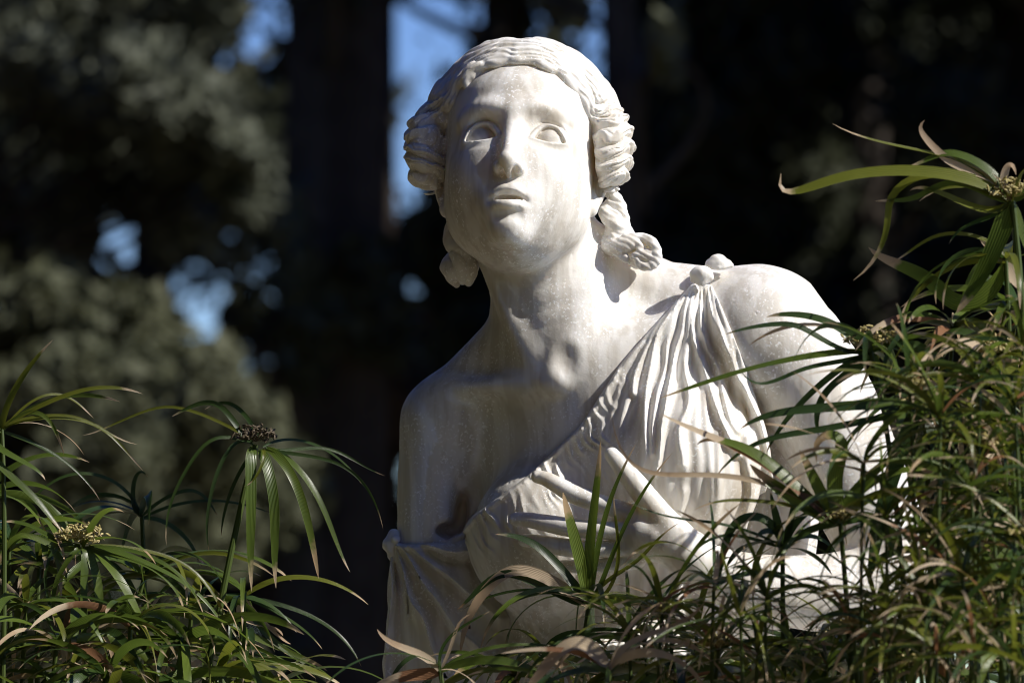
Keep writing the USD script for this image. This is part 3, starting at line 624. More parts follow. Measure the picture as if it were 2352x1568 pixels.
# ---------------------------------------------------------------- umbrella sedge: stems that carry a whorl of long drooping leaves
def PX(px, py, z):
    """the point that lies z working units in front of the statue's plane and shows at (px, py) of the 2352 wide picture -> world"""
    k = 1 - z / (DIST / MM)
    return W([(1176 + (px - 1176) * k, 784 + (py - 784) * k, z)])[0]
def leaf_material(name, base, light, tip, tipat, rough=.31, stripe=.35):
    return usdkit.material(stage, '/World/Looks/' + name, {
        'g': ('texture_coordinate', {}), 'x': ('separate_xyz', {}),
        'tn': ('noise_texture', {'scale': 60., 'detail': 3.}), 'tm': ('math', {'math_type': 'multiply_add', 'value2': .22, 'value3': -.11}),
        'ta': ('math', {'math_type': 'add'}),
        'tr': ('rgb_ramp', {'ramp': [(max(tipat - .05, 0), (0, 0, 0)), (min(tipat + .02, .999), (1, 1, 1))]}),
        'su': ('math', {'math_type': 'multiply', 'value2': 46.}), 'ss': ('math', {'math_type': 'sine'}), 'sm': ('math', {'math_type': 'multiply_add', 'value2': .5, 'value3': .5}),
        'bn': ('noise_texture', {'scale': 30., 'detail': 4.}), 'bm': ('math', {'math_type': 'multiply'}),
        'gc': ('mix_color', {'a': base, 'b': light}),
        'tc': ('mix_color', {'b': tip}),
        'bu': ('bump', {'strength': stripe, 'distance': .0012}),
        'p': ('principled_bsdf', {'roughness': rough, 'specular_ior_level': .5}), 't': ('translucent_bsdf', {}),
        'm': ('mix_closure', {'fac': .44})},
        [('g.UV', 'x.vector'), ('g.object', 'tn.vector'), ('tn.fac', 'tm.value1'), ('tm.value', 'ta.value1'), ('x.y', 'ta.value2'), ('ta.value', 'tr.fac'),
         ('x.x', 'su.value1'), ('su.value', 'ss.value1'), ('ss.value', 'sm.value1'), ('g.object', 'bn.vector'), ('bn.fac', 'bm.value1'), ('sm.value', 'bm.value2'),
         ('bm.value', 'gc.fac'), ('gc.result', 'tc.a'), ('tr.color', 'tc.fac'), ('tc.result', 'p.base_color'), ('tc.result', 't.color'),
         ('sm.value', 'bu.height'), ('bu.normal', 'p.normal'), ('p.BSDF', 'm.closure1'), ('t.BSDF', 'm.closure2')], surface='m.closure')
TAN = (.56, .43, .27)
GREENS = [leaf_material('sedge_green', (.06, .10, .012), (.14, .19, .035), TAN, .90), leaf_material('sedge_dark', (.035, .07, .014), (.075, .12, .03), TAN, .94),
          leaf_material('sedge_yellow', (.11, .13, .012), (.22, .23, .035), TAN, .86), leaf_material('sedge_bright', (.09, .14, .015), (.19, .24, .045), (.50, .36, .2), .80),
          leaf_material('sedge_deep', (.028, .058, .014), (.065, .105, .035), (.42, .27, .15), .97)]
DRY = [leaf_material('sedge_dry', (.52, .40, .26), (.64, .52, .36), (.50, .36, .22), .6, .6), leaf_material('sedge_rust', (.24, .11, .05), (.36, .20, .10), (.60, .48, .33), .62, .6)]
STEM = leaf_material('sedge_stem', (.05, .085, .015), (.09, .13, .03), (.09, .13, .03), 2., .4)
FLOWER = usdkit.material(stage, '/World/Looks/sedge_flower', {'g': ('texture_coordinate', {}), 'n': ('noise_texture', {'scale': 160., 'detail': 2.}),
    'r': ('rgb_ramp', {'ramp': [(.3, (.20, .16, .04)), (.5, (.36, .30, .11)), (.7, (.52, .44, .22))]}), 'p': ('principled_bsdf', {'roughness': .6})},
    [('g.object', 'n.vector'), ('n.fac', 'r.fac'), ('r.color', 'p.base_color')], surface='p.BSDF')
WITHERED = usdkit.material(stage, '/World/Looks/sedge_flower_withered', {'p': ('principled_bsdf', {'roughness': .7, 'base_color': (.07, .05, .025)})}, [], surface='p.BSDF')
def ribbon(c, width, n=18, twist=0., roll=0., wav=0., fold=.22, ref=(0, 0, 1.)):
    """a leaf: folded strip along the points c (world), pointed at the tip -> vertices, faces, uv"""
    c = spline(c, n) if len(c) != n else np.asarray(c, float)
    t = np.gradient(c, axis=0); t /= np.linalg.norm(t, axis=1)[:, None] + 1e-9
    u = np.linspace(0, 1, n)
    ref = np.array(ref) / np.linalg.norm(ref)
    side = np.cross(t, ref); bad = np.linalg.norm(side, axis=1) < .25
    side[bad] = np.cross(t[bad], FWD)
    for i in range(1, n):
        if side[i] @ side[i - 1] < 0: side[i] *= -1
    side /= np.linalg.norm(side, axis=1)[:, None]
    for _ in range(2): side[1:-1] = (side[:-2] + side[1:-1] * 2 + side[2:]) / 4
    nor = np.cross(side, t)
    a = roll + twist * u + wav * np.sin(u * 9)
    s2 = side * np.cos(a)[:, None] + nor * np.sin(a)[:, None]; n2 = np.cross(s2, t)
    w = width / 2 * np.minimum(1, .45 + u * 4) * np.clip((1 - u ** 3.2), 0, 1) ** .75 + width * .012
    V = np.stack([c - s2 * w[:, None] + n2 * (fold * w)[:, None], c, c + s2 * w[:, None] + n2 * (fold * w)[:, None]], 1).reshape(-1, 3)
    uv = np.stack([np.tile([0, .5, 1.], n), np.repeat(u, 3)], 1)
    i = np.arange(n - 1)[:, None] * 3
    F = np.concatenate([np.c_[i, i + 1, i + 4, i + 3], np.c_[i + 1, i + 2, i + 5, i + 4]])
    return V, F, uv
def tube_mesh(c, r0, r1, n=12, k=7):
    c = spline(c, n); t = np.gradient(c, axis=0); t /= np.linalg.norm(t, axis=1)[:, None]
    a = np.cross(t, FWD); a /= np.linalg.norm(a, axis=1)[:, None]; b = np.cross(t, a)
    r = np.linspace(r0, r1, n); th = np.arange(k) / k * 2 * math.pi
    V = (c[:, None] + r[:, None, None] * (np.cos(th)[None, :, None] * a[:, None] + np.sin(th)[None, :, None] * b[:, None])).reshape(-1, 3)
    i, j = np.meshgrid(np.arange(n - 1), np.arange(k), indexing='ij'); j2 = (j + 1) % k
    F = np.stack([i * k + j, i * k + j2, i * k + k + j2, i * k + k + j], -1).reshape(-1, 4)
    uv = np.stack([np.tile(th / 6.3, n), np.repeat(np.linspace(0, 1, n), k)], 1)
    return V, F, uv
def droop(hub, az, up, length, bend, r, n=14, sag=1.):
    """centre line of a leaf that leaves the hub and bends over under its weight"""
    d = []; p = np.array(hub, float); out = [p.copy()]
    h = np.array([math.cos(az), math.sin(az), 0])
    sidew = np.array([-h[1], h[0], 0]) * r.normal(0, .12)
    for i in range(n - 1):
        q = (i + .5) / (n - 1)
        e = up - bend * q ** sag
        p = p + (h * math.cos(e) + np.array([0, 0, 1]) * math.sin(e) + sidew * q) * (length / (n - 1)); out.append(p.copy())
    return np.array(out)
def spikelets(hub, rx, n, r, size=.0042, flat=.7):
    """flower head: rays that end in tufts of little spikes"""
    V, F = [], []
    ico = trimesh.creation.icosphere(0, 1.)
    for i in range(n):
        d = r.normal(size=3); d /= np.linalg.norm(d); d[2] = abs(d[2]) * flat + .2
        e = hub + d * rx * r.uniform(.45, 1.0)
        a, b, c = np.linalg.qr(r.normal(size=(3, 3)))[0]
        sc = np.c_[a * size * r.uniform(.8, 1.5), b * size * .35, c * size * .35]
        V.append(ico.vertices @ sc.T + e); F.append(ico.faces + sum(len(x) for x in V[:-1]))
        if i % 3 == 0:
            w = np.cross(d, [.3, .2, 1]); w *= .0005 / np.linalg.norm(w); k = sum(len(x) for x in V)
            V.append(np.array([hub - w, hub + w, e + w, e - w])); F.append(np.array([[0, 1, 2], [0, 2, 3]]) + k)
    return np.vstack(V), np.vstack(F)
nleaf = [0]
def sedge(hub, foot, leaves=(), fill=0, label='', group=None, flower=0., fmat=None, seed=0, mats=(0, 1, 2, 3), dry=.12, length=(.11, .19), up=(.1, 1.0), bend=(1.0, 2.3), width=(.006, .0135), stem=.0042, clip=None):
    """hub, foot: world; leaves: (points [(px, py, z)], width in working units, material, roll)"""
    r = np.random.default_rng(seed + 100)
    hub, foot = np.array(hub), np.array(foot)
    th = thing(fresh('umbrella_sedge'), label, 'sedge', group)
    th.AddTranslateOp().Set(Gf.Vec3d(*foot)); path = str(th.GetPath())
    part = {}
    def put(name, V, F, mat, uv=None, smooth=True):
        k = part.get(name, 0); part[name] = k + 1
        return usdkit.mesh(stage, path + '/' + (name if k == 0 else f'{name}_{k:03d}'), trimesh.Trimesh(V - foot, np.vstack([F[:, [0, 1, 2]], F[:, [0, 2, 3]]]) if F.shape[1] == 4 else F, process=False), mat, smooth=smooth, uv=uv)
    mid = (hub + foot) / 2 + np.array([r.normal(0, .02), r.normal(0, .02), 0])
    if stem: V, F, uv = tube_mesh(np.array([foot, mid * .5 + foot * .5, mid * .5 + hub * .5, hub]), stem, stem * .62); put('stem', V, F, STEM, uv)
    for pts, w, m, roll in leaves:
        c = np.array([PX(*p) for p in pts]); w = w * MM
        V, F, uv = ribbon(c, w, 22, r.normal(0, .3), (roll - .25) * r.choice([-1, 1]), r.normal(0, .08), ref=.45 * UP - FWD); put('leaf', V, F, (GREENS + DRY)[m], uv); nleaf[0] += 1
    a0 = r.uniform(0, 6.28)
    for i in range(fill):
        az = a0 + (i + r.uniform(-.3, .3)) * 2.39996
        L = r.uniform(*length); d_ = r.random() < dry
        c = droop(hub + np.array([0, 0, r.uniform(-.004, .006)]), az, r.uniform(*up), L, r.uniform(*bend), r)
        if clip is not None and clip(c): continue
        m = (GREENS + DRY)[5 + int(r.random() < .35)] if d_ else GREENS[mats[int(r.integers(len(mats)))]]
        V, F, uv = ribbon(c, r.uniform(*width) * (.8 if d_ else 1), 14, r.normal(0, .6 if not d_ else 1.5), r.normal(0, .6), r.normal(0, .1 if not d_ else .4)); put('leaf', V, F, m, uv); nleaf[0] += 1
    if flower:
        V, F = spikelets(hub + np.array([0, 0, .004]), np.array([flower, flower, flower * .8]), int(130 * flower / .035), r)
        put('flower_head', V, F, fmat or FLOWER, smooth=False).GetPrim().SetCustomDataByKey('kind', 'stuff')
    return th
def footing(hub, dx=0., dy=0.):
    return np.array([hub[0] + dx, hub[1] + dy, 1.18])
def on_statue(c):
    """keeps random leaves off the face, the bare chest and the open dark space in the middle"""
    q = (c - CAM) @ np.c_[RIGHT, UP, FWD]; x = 1176 + q[:, 0] / q[:, 2] * 11760; y = 784 - q[:, 1] / q[:, 2] * 11760
    return bool((((y < 1330) & (x > 860) & (x < 1400)) | ((y < 1000) & (x > 860) & (x < 1640)) | ((y < 700) & (x > 860) & (x < 2050)) | ((y < 1480) & (x > 700) & (x < 1050)) | ((y < 1250) & (x > 430) & (x < 900))).any())
O = lambda pts, z: [(p[0], p[1], z + (p[2] if len(p) > 2 else 0)) for p in pts]
# -- left bank
zA = 120
hA = PX(588, 1022, zA)
sedge(hA, footing(PX(430, 1450, zA), -.08), [
    (O([(585, 1030), (577, 1046, 25), (576, 1134, 50), (575, 1234, 52), (578, 1358, 40)], zA), 25, 0, 0), (O([(598, 1032), (608, 1054, 22), (627, 1134, 46), (631, 1234, 48), (634, 1350, 40)], zA), 24, 0, .3),
    (O([(610, 1030), (645, 1054, 18), (685, 1124, 36), (715, 1234, 40), (732, 1328, 36)], zA), 20, 3, .5), (O([(612, 1028), (655, 1049, 10), (720, 1124, 20), (765, 1224, 22), (804, 1313, 20)], zA), 14, 0, .6),
    (O([(610, 1024), (645, 1034), (740, 1029, -20), (810, 1054, -30), (884, 1092, -35)], zA), 8, 1, .2), (O([(610, 1028), (660, 1040, 8), (775, 1064, 18), (845, 1124, 20), (880, 1214, 16)], zA), 8, 1, .4),
    (O([(580, 1016), (545, 979, -8), (500, 929, -20), (450, 929, -30), (395, 956, -34)], zA), 13, 1, .2), (O([(580, 1018), (530, 1004, 8), (480, 1014, 14), (425, 1084, 22), (390, 1164, 24), (382, 1252, 22)], zA), 8, 1, .4),
    (O([(582, 1022), (540, 1019, 20), (500, 1084, 36), (477, 1184, 40), (480, 1264, 38)], zA), 9, 4, .3), (O([(580, 1014), (535, 984, -20), (425, 939, -45), (350, 939, -60), (250, 979, -70), (190, 999, -72)], zA), 7, 2, .1),
    (O([(600, 1010), (560, 950, -40), (520, 925, -80), (470, 940, -100)], zA), 10, 1, .2), (O([(600, 1030), (606, 1050, 34), (588, 1094, 48), (560, 1116, 52)], zA), 7, 2, .4),
    (O([(588, 1030), (548, 1090, 4), (520, 1160, 6), (508, 1230, 4)], zA), 9, 4, .2), (O([(604, 1026), (680, 1010, -50), (760, 1040, -80), (830, 1110, -90)], zA), 7, 4, .2)],
    0, 'tall umbrella sedge with four broad hanging leaves beside the dark gap', flower=.029, fmat=WITHERED, seed=1, stem=.0055)
zB = 260
hB = PX(190, 1256, zB)
sedge(hB, footing(PX(185, 1560, zB), -.01), [
    (O([(192, 1256), (195, 1269, 20), (192, 1359, 44), (192, 1434, 46), (188, 1560, 36)], zB), 17, 0, 0), (O([(198, 1258), (210, 1284, 24), (227, 1359, 40), (220, 1434, 44), (191, 1558, 38)], zB), 19, 3, .2),
    (O([(200, 1258), (240, 1289, 22), (280, 1339, 34), (320, 1414, 40), (345, 1470, 38)], zB), 20, 3, .5), (O([(205, 1254), (260, 1264, 10), (380, 1314, 22), (465, 1374, 26), (531, 1470, 22)], zB), 15, 0, .5),
    (O([(205, 1252), (265, 1254), (400, 1284, -12), (480, 1349, -16), (530, 1439, -18), (577, 1500, -18)], zB), 8, 2, .3), (O([(200, 1256), (260, 1276, 16), (325, 1294, 24), (390, 1339, 28), (425, 1419, 28)], zB), 12, 0, .5),
    (O([(185, 1252), (120, 1234, -4), (65, 1206, -14), (-5, 1200, -20)], zB), 13, 0, .2), (O([(185, 1254), (115, 1249, 10), (50, 1229, 16), (10, 1264, 20), (-12, 1330, 20)], zB), 14, 3, .4),
    (O([(186, 1258), (130, 1259, 20), (105, 1314, 34), (113, 1384, 38), (130, 1440, 36)], zB), 8, 1, .4), (O([(188, 1260), (175, 1264, 26), (135, 1324, 44), (122, 1384, 46), (126, 1436, 44)], zB), 12, 0, .5),
    (O([(190, 1250), (150, 1218, -30), (100, 1215, -60), (40, 1250, -70)], zB), 10, 1, .3), (O([(195, 1256), (290, 1262, 30), (370, 1290, 50), (430, 1340, 56), (470, 1420, 56)], zB), 10, 0, .4)],
    3, 'sunlit umbrella sedge with a pale yellow flower head and long arching leaves', flower=.033, seed=2, mats=(0, 3), clip=on_statue)
zC = 330
hC = PX(4, 986, zC)
sedge(hC, footing(PX(0, 1400, zC), -.02), [
    (O([(4, 984), (8, 962), (30, 904, 6), (75, 834, 8), (122, 780, 8)], zC), 17, 2, .5), (O([(6, 984), (15, 974), (100, 929, 10), (200, 894, 16), (275, 891, 18), (327, 904, 18)], zC), 11, 2, .5),
    (O([(6, 986), (30, 969, 6), (110, 954, 14), (185, 961, 18), (250, 994, 20), (316, 1020, 20)], zC), 7, 2, .3), (O([(8, 986), (50, 966), (150, 959, -6), (225, 979, -8), (280, 1024, -10), (328, 1080, -10)], zC), 9, 2, .4),
    (O([(8, 984), (90, 949, 12), (125, 984, 20), (147, 1044, 22)], zC), 10, 3, .5), (O([(0, 990), (-10, 1020, 20), (50, 1059, 34), (104, 1102, 36)], zC), 18, 0, .4),
    (O([(-2, 992), (-14, 1050, 26), (60, 1124, 40), (110, 1179, 44), (143, 1220, 44)], zC), 16, 0, .4), (O([(2, 990), (60, 1010, -20), (150, 1060, -30), (230, 1150, -34)], zC), 8, 1, .3), (O([(6, 986), (120, 905, -20), (170, 920, -26), (215, 960, -30)], zC), 6, 2, .3)],
    3, 'umbrella sedge with one upright leaf and flat arching ones at the left edge', seed=3, mats=(0, 1, 2), clip=on_statue)
zD = -120
sedge(PX(326, 1186, zD), footing(PX(330, 1500, zD)), [(O([(326, 1186), (305, 1140), (318, 1086), (340, 1095)], zD), 11, 4, .4), (O([(326, 1186), (370, 1150), (440, 1126), (478, 1150), (500, 1185)], zD), 9, 4, .3),
    (O([(326, 1186), (250, 1100), (160, 1090), (90, 1130), (56, 1172)], zD), 8, 1, .3), (O([(326, 1190), (400, 1160), (500, 1150), (640, 1186)], zD), 8, 4, .2), (O([(326, 1190), (380, 1200), (430, 1240), (460, 1300)], zD), 12, 1, .4)],
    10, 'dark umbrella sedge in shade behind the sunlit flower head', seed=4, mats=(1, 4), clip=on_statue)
zR = 60
sedge(PX(560, 1370, zR), footing(PX(540, 1580, zR)), [(O([(560, 1370), (640, 1330), (720, 1328), (790, 1350), (846, 1388)], zR), 14, 2, .3), (O([(560, 1370), (620, 1398), (690, 1440), (740, 1490)], zR), 8, 1, .4), (O([(560, 1372), (580, 1400), (640, 1460), (668, 1478)], zR), 11, 5, .4),
    (O([(560, 1370), (560, 1420), (620, 1440), (650, 1460)], zR), 13, 5, .3), (O([(560, 1370), (680, 1400), (770, 1450), (830, 1530)], zR), 10, 4, .3), (O([(560, 1376), (640, 1480), (700, 1520), (756, 1568)], zR), 14, 0, .4), (O([(560, 1376), (530, 1420), (640, 1486), (752, 1540)], zR), 15, 3, .3)],
    9, 'umbrella sedge whose dry tipped leaf reaches right towards the dark gap', seed=5, mats=(0, 1, 3), clip=on_statue)
ORD = 'first second third fourth fifth sixth seventh eighth ninth tenth eleventh twelfth thirteenth fourteenth fifteenth sixteenth seventeenth eighteenth nineteenth twentieth'.split() + ['twenty-' + q for q in 'first second third fourth fifth sixth seventh eighth ninth'.split()] + ['thirtieth'] + ['thirty-' + q for q in 'first second third fourth fifth sixth seventh eighth ninth'.split()] + ['fortieth'] + ['forty-' + q for q in 'first second third fourth fifth sixth seventh eighth ninth'.split()]
def place(spots, pick):
    """which of a bank's plants, counted from the left"""
    xs = sorted((x, y) for x, y, z in spots if pick(x)); return lambda x, y: ORD[xs.index((x, y))]
def size_word(y): return 'high standing' if y < 1000 else 'mid high' if y < 1350 else 'low'
LEFT = [(60, 1390, 320), (300, 1440, 300), (420, 1480, 260), (130, 1480, 380), (240, 1560, 420), (-20, 1540, 380), (500, 1560, 280), (360, 1590, 380), (620, 1590, 200), (70, 1620, 440), (180, 1400, 150), (440, 1400, 60), (20, 1260, 60), (330, 1330, 0), (250, 1640, 450), (550, 1500, 40), (-40, 1150, 100), (90, 1300, 40), (380, 1520, 120), (210, 1480, 200)]
nl = place(LEFT, lambda x: True)
for i, (x, y, z) in enumerate(LEFT):
    h_ = PX(x, y, z)
    sedge(h_, footing(h_, rng.normal(0, .04), rng.normal(0, .05)), (), 15 + i % 4, f'{size_word(y)} green umbrella sedge, {nl(x, y)} from the left in the crowded left bank', 'umbrella sedges crowding the left bank', seed=20 + i, mats=(0, 1, 3, 0, 2), dry=.1, clip=on_statue, flower=0)
# -- right bank, nearer to the camera
zE = 840
sedge(PX(2325, 462, zE), footing(PX(2390, 1400, zE), .02), [
    (O([(2320, 462), (2292, 437), (2152, 398, 20), (1977, 400, 30), (1881, 424, 34), (1806, 440, 36), (1794, 398, 36)], zE), 30, 2, .5), (O([(2320, 460), (2284, 420), (2218, 376), (2152, 354), (2030, 328), (1912, 284)], zE), 11, 2, .4),
    (O([(2318, 458), (2262, 402), (2192, 376), (2135, 328), (2115, 297), (2124, 276)], zE), 19, 5, .5), (O([(2318, 462), (2266, 437), (2152, 402), (2087, 416), (2047, 455), (2039, 507), (2021, 573), (1960, 644)], zE), 18, 2, .5),
    (O([(2318, 464), (2260, 440), (2180, 420), (2110, 450), (2060, 460), (2010, 462)], zE), 14, 0, .5), (O([(2316, 466), (2250, 480), (2150, 440), (2090, 438)], zE), 20, 2, .6), (O([(2316, 458), (2280, 400), (2230, 366), (2180, 352), (2140, 362), (2080, 386)], zE), 20, 0, .4),
    (O([(2322, 466), (2300, 530), (2262, 617), (2196, 720)], zE), 42, 0, .3), (O([(2326, 456), (2305, 420), (2318, 380), (2334, 402)], zE), 18, 5, .4), (O([(2330, 462), (2360, 440), (2420, 430)], zE), 18, 0, .4), (O([(2330, 470), (2350, 540), (2390, 640)], zE), 18, 3, .4), (O([(2316, 470), (2270, 500), (2220, 520), (2180, 560)], zE), 12, 1, .5)],
    3, 'tallest umbrella sedge at right with dry curled tips against the dark trees', seed=6, flower=.03, clip=on_statue, mats=(0, 2), stem=.006)
zP = 790
sedge(PX(2310, 600, zP), footing(PX(2330, 1300, zP)), [(O([(2310, 600), (2279, 560), (2218, 538), (2152, 542), (2096, 573), (2039, 608)], zP), 9, 2, .3), (O([(2310, 604), (2240, 600), (2180, 616), (2139, 642), (2090, 690), (2070, 734)], zP), 12, 2, .4),
    (O([(2310, 604), (2240, 690), (2190, 690), (2139, 645), (2060, 605), (1995, 568)], zP), 38, 3, .7), (O([(2310, 600), (2260, 590), (2210, 596), (2160, 625)], zP), 7, 0, .3), (O([(2312, 600), (2262, 560), (2250, 545)], zP), 12, 6, .3), (O([(2312, 604), (2330, 640), (2370, 680)], zP), 26, 5, .3)],
    7, 'umbrella sedge with one broad pale folded leaf below the tallest one', seed=7, clip=on_statue, mats=(0, 1, 2))
zI = 800
sedge(PX(2000, 806, zI), footing(PX(2040, 1350, zI)), [(O([(2000, 806), (1934, 758), (1890, 735), (1824, 722), (1760, 728)], zI), 18, 1, .5), (O([(2000, 808), (1907, 790), (1840, 752), (1790, 744), (1716, 754), (1666, 768)], zI), 13, 4, .4),
    (O([(1996, 808), (1900, 812), (1760, 838), (1640, 872), (1510, 916)], zI), 16, 0, .5), (O([(1996, 810), (1930, 830), (1840, 850), (1760, 880), (1700, 850)], zI), 12, 4, .4), (O([(1998, 812), (1960, 850), (1900, 900), (1880, 1000)], zI), 24, 4, .5), (O([(2004, 812), (2020, 880), (2030, 960)], zI), 22, 1, .4),
    (O([(1998, 810), (1900, 870), (1810, 960), (1760, 1040)], zI), 14, 4, .5), (O([(2004, 806), (2080, 790), (2150, 820), (2200, 880)], zI), 24, 1, .4), (O([(2004, 804), (2050, 740), (2110, 722), (2180, 740)], zI), 18, 0, .4)],
    9, 'umbrella sedge with a yellowish flower head in front of the statue shoulder', seed=8, flower=.034, clip=on_statue, mats=(0, 1, 4))
zJ = 930
sedge(PX(2120, 950, zJ), footing(PX(2140, 1400, zJ)), [(O([(2116, 952), (2060, 1060, 10), (2018, 1215, 20), (1994, 1340, 20)], zJ), 36, 4, .2), (O([(2124, 954), (2152, 1012, 14), (2161, 1175, 24), (2166, 1290, 24)], zJ), 36, 4, .1), (O([(2114, 950), (2040, 930), (1900, 936), (1780, 950), (1700, 985)], zJ), 22, 4, .4),
    (O([(2112, 952), (2020, 960), (1890, 985), (1760, 1010), (1640, 1100)], zJ), 15, 4, .4), (O([(2124, 950), (2220, 960), (2290, 1020), (2330, 1120)], zJ), 26, 1, .3), (O([(2120, 946), (2180, 880), (2250, 860), (2330, 900)], zJ), 20, 0, .4), (O([(2118, 954), (2090, 1060), (2100, 1160), (2161, 1358)], zJ), 12, 4, .2)],
    10, 'umbrella sedge with broad dark hanging leaves over the statue elbow', seed=9, flower=.033, clip=on_statue, mats=(1, 4, 0))
zF = 980
sedge(PX(1930, 1200, zF), footing(PX(1990, 1500, zF), .02), [
    (O([(1928, 1200), (1901, 1160), (1868, 1095), (1836, 1033)], zF), 27, 3, .2), (O([(1930, 1198), (1918, 1140), (1921, 1073), (1930, 1012), (1900, 1000), (1876, 1060)], zF), 34, 3, .1), (O([(1926, 1202), (1876, 1175), (1795, 1126), (1722, 1065)], zF), 32, 3, .3),
    (O([(1934, 1198), (1950, 1150), (1998, 1093), (2071, 1033)], zF), 24, 0, .2), (O([(1936, 1200), (1970, 1134), (2055, 1085), (2120, 1080), (2180, 1104)], zF), 20, 3, .4), (O([(1926, 1204), (1836, 1165), (1740, 1150), (1660, 1150), (1592, 1172)], zF), 9, 2, .4),
    (O([(1926, 1202), (1836, 1126), (1762, 1069), (1673, 1020), (1590, 985), (1519, 950)], zF), 23, 6, .4), (O([(1926, 1202), (1830, 1120), (1740, 1045), (1640, 1010), (1600, 1022)], zF), 26, 3, .3), (O([(1930, 1204), (1880, 1210), (1820, 1240), (1770, 1300)], zF), 16, 1, .3), (O([(1936, 1204), (2000, 1190), (2060, 1210), (2100, 1270)], zF), 16, 1, .3),
    (O([(1924, 1204), (1760, 1110), (1600, 1090), (1480, 1080), (1405, 955)], zF), 12, 5, .3)],
    4, 'bright green umbrella sedge fanning upwards in front of the forearm', seed=10, flower=.014, mats=(3, 2), clip=on_statue)
zG = 860
sedge(PX(1798, 1256, zG), footing(PX(1830, 1500, zG)), [(O([(1796, 1254), (1750, 1190), (1710, 1190), (1680, 1215), (1661, 1270), (1640, 1365)], zG), 20, 4, .3), (O([(1798, 1250), (1784, 1190), (1770, 1130)], zG), 18, 4, .2), (O([(1798, 1252), (1830, 1200), (1870, 1170)], zG), 18, 4, .2), (O([(1796, 1254), (1720, 1220), (1640, 1200), (1560, 1190), (1440, 1150)], zG), 7, 4, .4),
    (O([(1796, 1256), (1740, 1240), (1660, 1230), (1600, 1260), (1560, 1320)], zG), 8, 4, .3), (O([(1800, 1252), (1820, 1180), (1826, 1130)], zG), 16, 4, .2)],
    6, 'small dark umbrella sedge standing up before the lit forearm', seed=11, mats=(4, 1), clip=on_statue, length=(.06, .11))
zK = 470
sedge(PX(1352, 1388, zK), footing(PX(1360, 1600, zK)), [
    (O([(1350, 1386), (1344, 1336), (1316, 1224), (1293, 1130)], zK), 30, 3, .1), (O([(1352, 1384), (1350, 1325), (1361, 1205), (1372, 1110), (1380, 1008)], zK), 24, 3, .2), (O([(1354, 1384), (1366, 1300), (1390, 1186), (1462, 1017)], zK), 13, 0, .2), (O([(1356, 1386), (1382, 1336), (1428, 1224), (1544, 1040)], zK), 11, 0, .2),
    (O([(1350, 1388), (1328, 1355), (1256, 1272), (1199, 1236), (1138, 1226)], zK), 20, 4, .4), (O([(1350, 1390), (1316, 1377), (1237, 1340), (1162, 1317), (1106, 1347), (1050, 1400)], zK), 20, 4, .4), (O([(1350, 1390), (1260, 1330), (1180, 1310), (1124, 1346), (1080, 1411), (1057, 1506)], zK), 26, 5, .3),
    (O([(1354, 1388), (1400, 1330), (1460, 1290), (1500, 1250), (1560, 1200)], zK), 10, 2, .3), (O([(1354, 1386), (1400, 1350), (1420, 1280), (1414, 1190), (1410, 1130)], zK), 9, 2, .3), (O([(1354, 1390), (1420, 1370), (1500, 1390), (1560, 1440)], zK), 14, 3, .3)],
    10, 'umbrella sedge with upright blades crossing the statue hand', seed=12, mats=(3, 1, 4, 0), clip=on_statue)
zT = 640
sedge(PX(1010, 1540, zT), footing(PX(1060, 1640, zT)), [(O([(1010, 1540), (960, 1500), (907, 1479), (866, 1444)], zT), 18, 5, .3), (O([(1010, 1545), (960, 1548), (910, 1556), (862, 1570)], zT), 26, 6, .3), (O([(1010, 1540), (1040, 1470), (1056, 1430), (1080, 1410)], zT), 8, 5, .3), (O([(1010, 1540), (1020, 1480), (1060, 1440), (1130, 1400)], zT), 7, 1, .3), (O([(1010, 1542), (1080, 1500), (1180, 1480), (1290, 1486)], zT), 9, 0, .3)],
    8, 'umbrella sedge with dry brown leaves pointing left at the bottom edge', seed=13, mats=(1, 4, 0), dry=.4, clip=on_statue)
zS = 1100
sedge(PX(1400, 1540, zS), footing(PX(1420, 1640, zS)), [(O([(1400, 1540), (1316, 1479), (1260, 1524), (1205, 1580)], zS), 34, 5, .4), (O([(1400, 1536), (1460, 1470), (1540, 1440), (1620, 1380)], zS), 14, 5, .4), (O([(1400, 1540), (1330, 1500), (1240, 1490), (1150, 1500)], zS), 12, 6, .3)],
    9, 'near umbrella sedge with a broad dry straw coloured leaf at the bottom', seed=14, mats=(1, 0, 4), dry=.25, clip=on_statue)
RIGHT_ = [(2190, 760, 760), (2290, 820, 900), (2370, 900, 940), (2230, 930, 820), (2320, 1010, 1000), (2210, 1090, 900), (2380, 1120, 780), (2280, 1180, 840), (2390, 1250, 1000), (2150, 1300, 860), (2250, 1340, 1040), (2330, 1400, 840), (2080, 1440, 960), (2180, 1460, 760), (2300, 1500, 1160), (1960, 1525, 840), (2100, 1540, 1100), (2390, 1520, 700),
          (1850, 1525, 700), (1740, 1565, 860), (1640, 1535, 620), (1560, 1575, 760), (1470, 1525, 480), (1700, 1590, 1000), (1850, 1590, 800), (1980, 1600, 1100), (1540, 1620, 900), (1250, 1500, 420), (1180, 1560, 520), (1330, 1600, 760), (2230, 1620, 900), (2400, 740, 760), (2340, 720, 700), (2320, 1290, 700), (1620, 1570, 480), (1420, 1580, 560), (1930, 1475, 640), (2200, 1560, 620)]
nr, nc = place(RIGHT_, lambda x: x > 1860), place(RIGHT_, lambda x: x <= 1860)
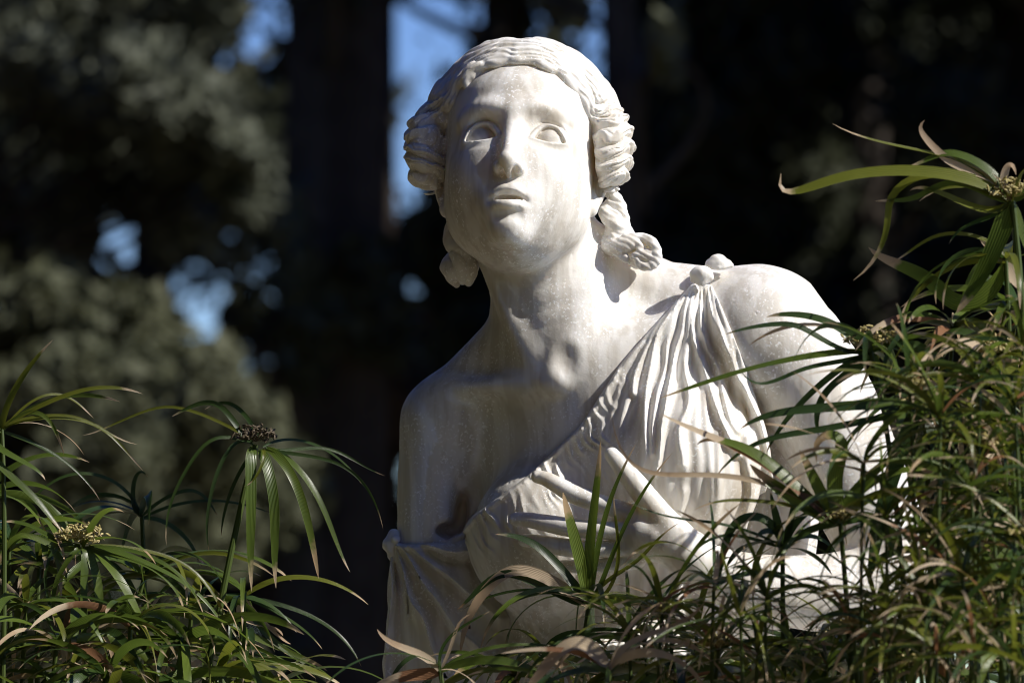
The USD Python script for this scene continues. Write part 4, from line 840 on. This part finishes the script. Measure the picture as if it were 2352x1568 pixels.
for i, (x, y, z) in enumerate(RIGHT_):
    h_ = PX(x, y, z); low = y > 1420
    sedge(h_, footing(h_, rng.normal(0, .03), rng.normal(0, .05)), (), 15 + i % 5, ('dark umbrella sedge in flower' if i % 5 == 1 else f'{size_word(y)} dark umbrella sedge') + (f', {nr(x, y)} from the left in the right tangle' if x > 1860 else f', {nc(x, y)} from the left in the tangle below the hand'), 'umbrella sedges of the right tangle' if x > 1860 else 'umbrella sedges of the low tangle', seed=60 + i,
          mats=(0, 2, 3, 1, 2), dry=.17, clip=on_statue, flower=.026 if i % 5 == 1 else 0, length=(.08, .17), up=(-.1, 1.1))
# the bright, thin leaved mass before the forearm
BR = [(1600, 1455, 620), (2010, 1385, 1020), (1960, 1445, 1180), (1530, 1495, 560), (1740, 1505, 1060), (1900, 1525, 1000), (2220, 1240, 1180), (2330, 1160, 1240), (2260, 1040, 1180), (2360, 1020, 1180), (2180, 1000, 1260), (2250, 880, 1200), (2350, 800, 1150), (1480, 1475, 700), (1650, 1495, 1000), (2120, 1420, 1280), (2300, 1340, 1300), (2160, 960, 1330), (2230, 1130, 1350), (2330, 930, 1300), (2130, 1250, 1300), (2120, 1390, 1420), (2210, 1330, 1460), (2290, 1440, 1500), (2380, 1360, 1450), (2240, 1510, 1540), (2360, 1240, 1500), (2150, 1500, 1560), (2050, 1480, 1400), (2330, 1550, 1600), (2390, 1130, 1480), (1640, 1345, 1000), (1520, 1415, 900), (1760, 1372, 1150), (1445, 1452, 760), (2035, 1190, 1250), (1985, 1065, 1220), (1700, 1420, 1250), (2090, 900, 1200)]
nb = place(BR, lambda x: True)
for i, (x, y, z) in enumerate(BR):
    h_ = PX(x, y, z)
    sedge(h_, footing(h_, rng.normal(0, .03), rng.normal(0, .04)), (), 15 + i % 6, f'{size_word(y)} yellow green umbrella sedge' + (' in flower' if i % 6 == 2 else '') + f', {nb(x, y)} from the left before the arm', 'umbrella sedges round the forearm', seed=160 + i, mats=(2, 3, 0, 2, 1), dry=.14, clip=on_statue,
          flower=.022 if i % 6 == 2 else 0, length=(.09, .17), up=(0., 1.3), bend=(.6, 2.), width=(.003, .0075), stem=.003)
print('leaves', nleaf[0], 'plants', names)
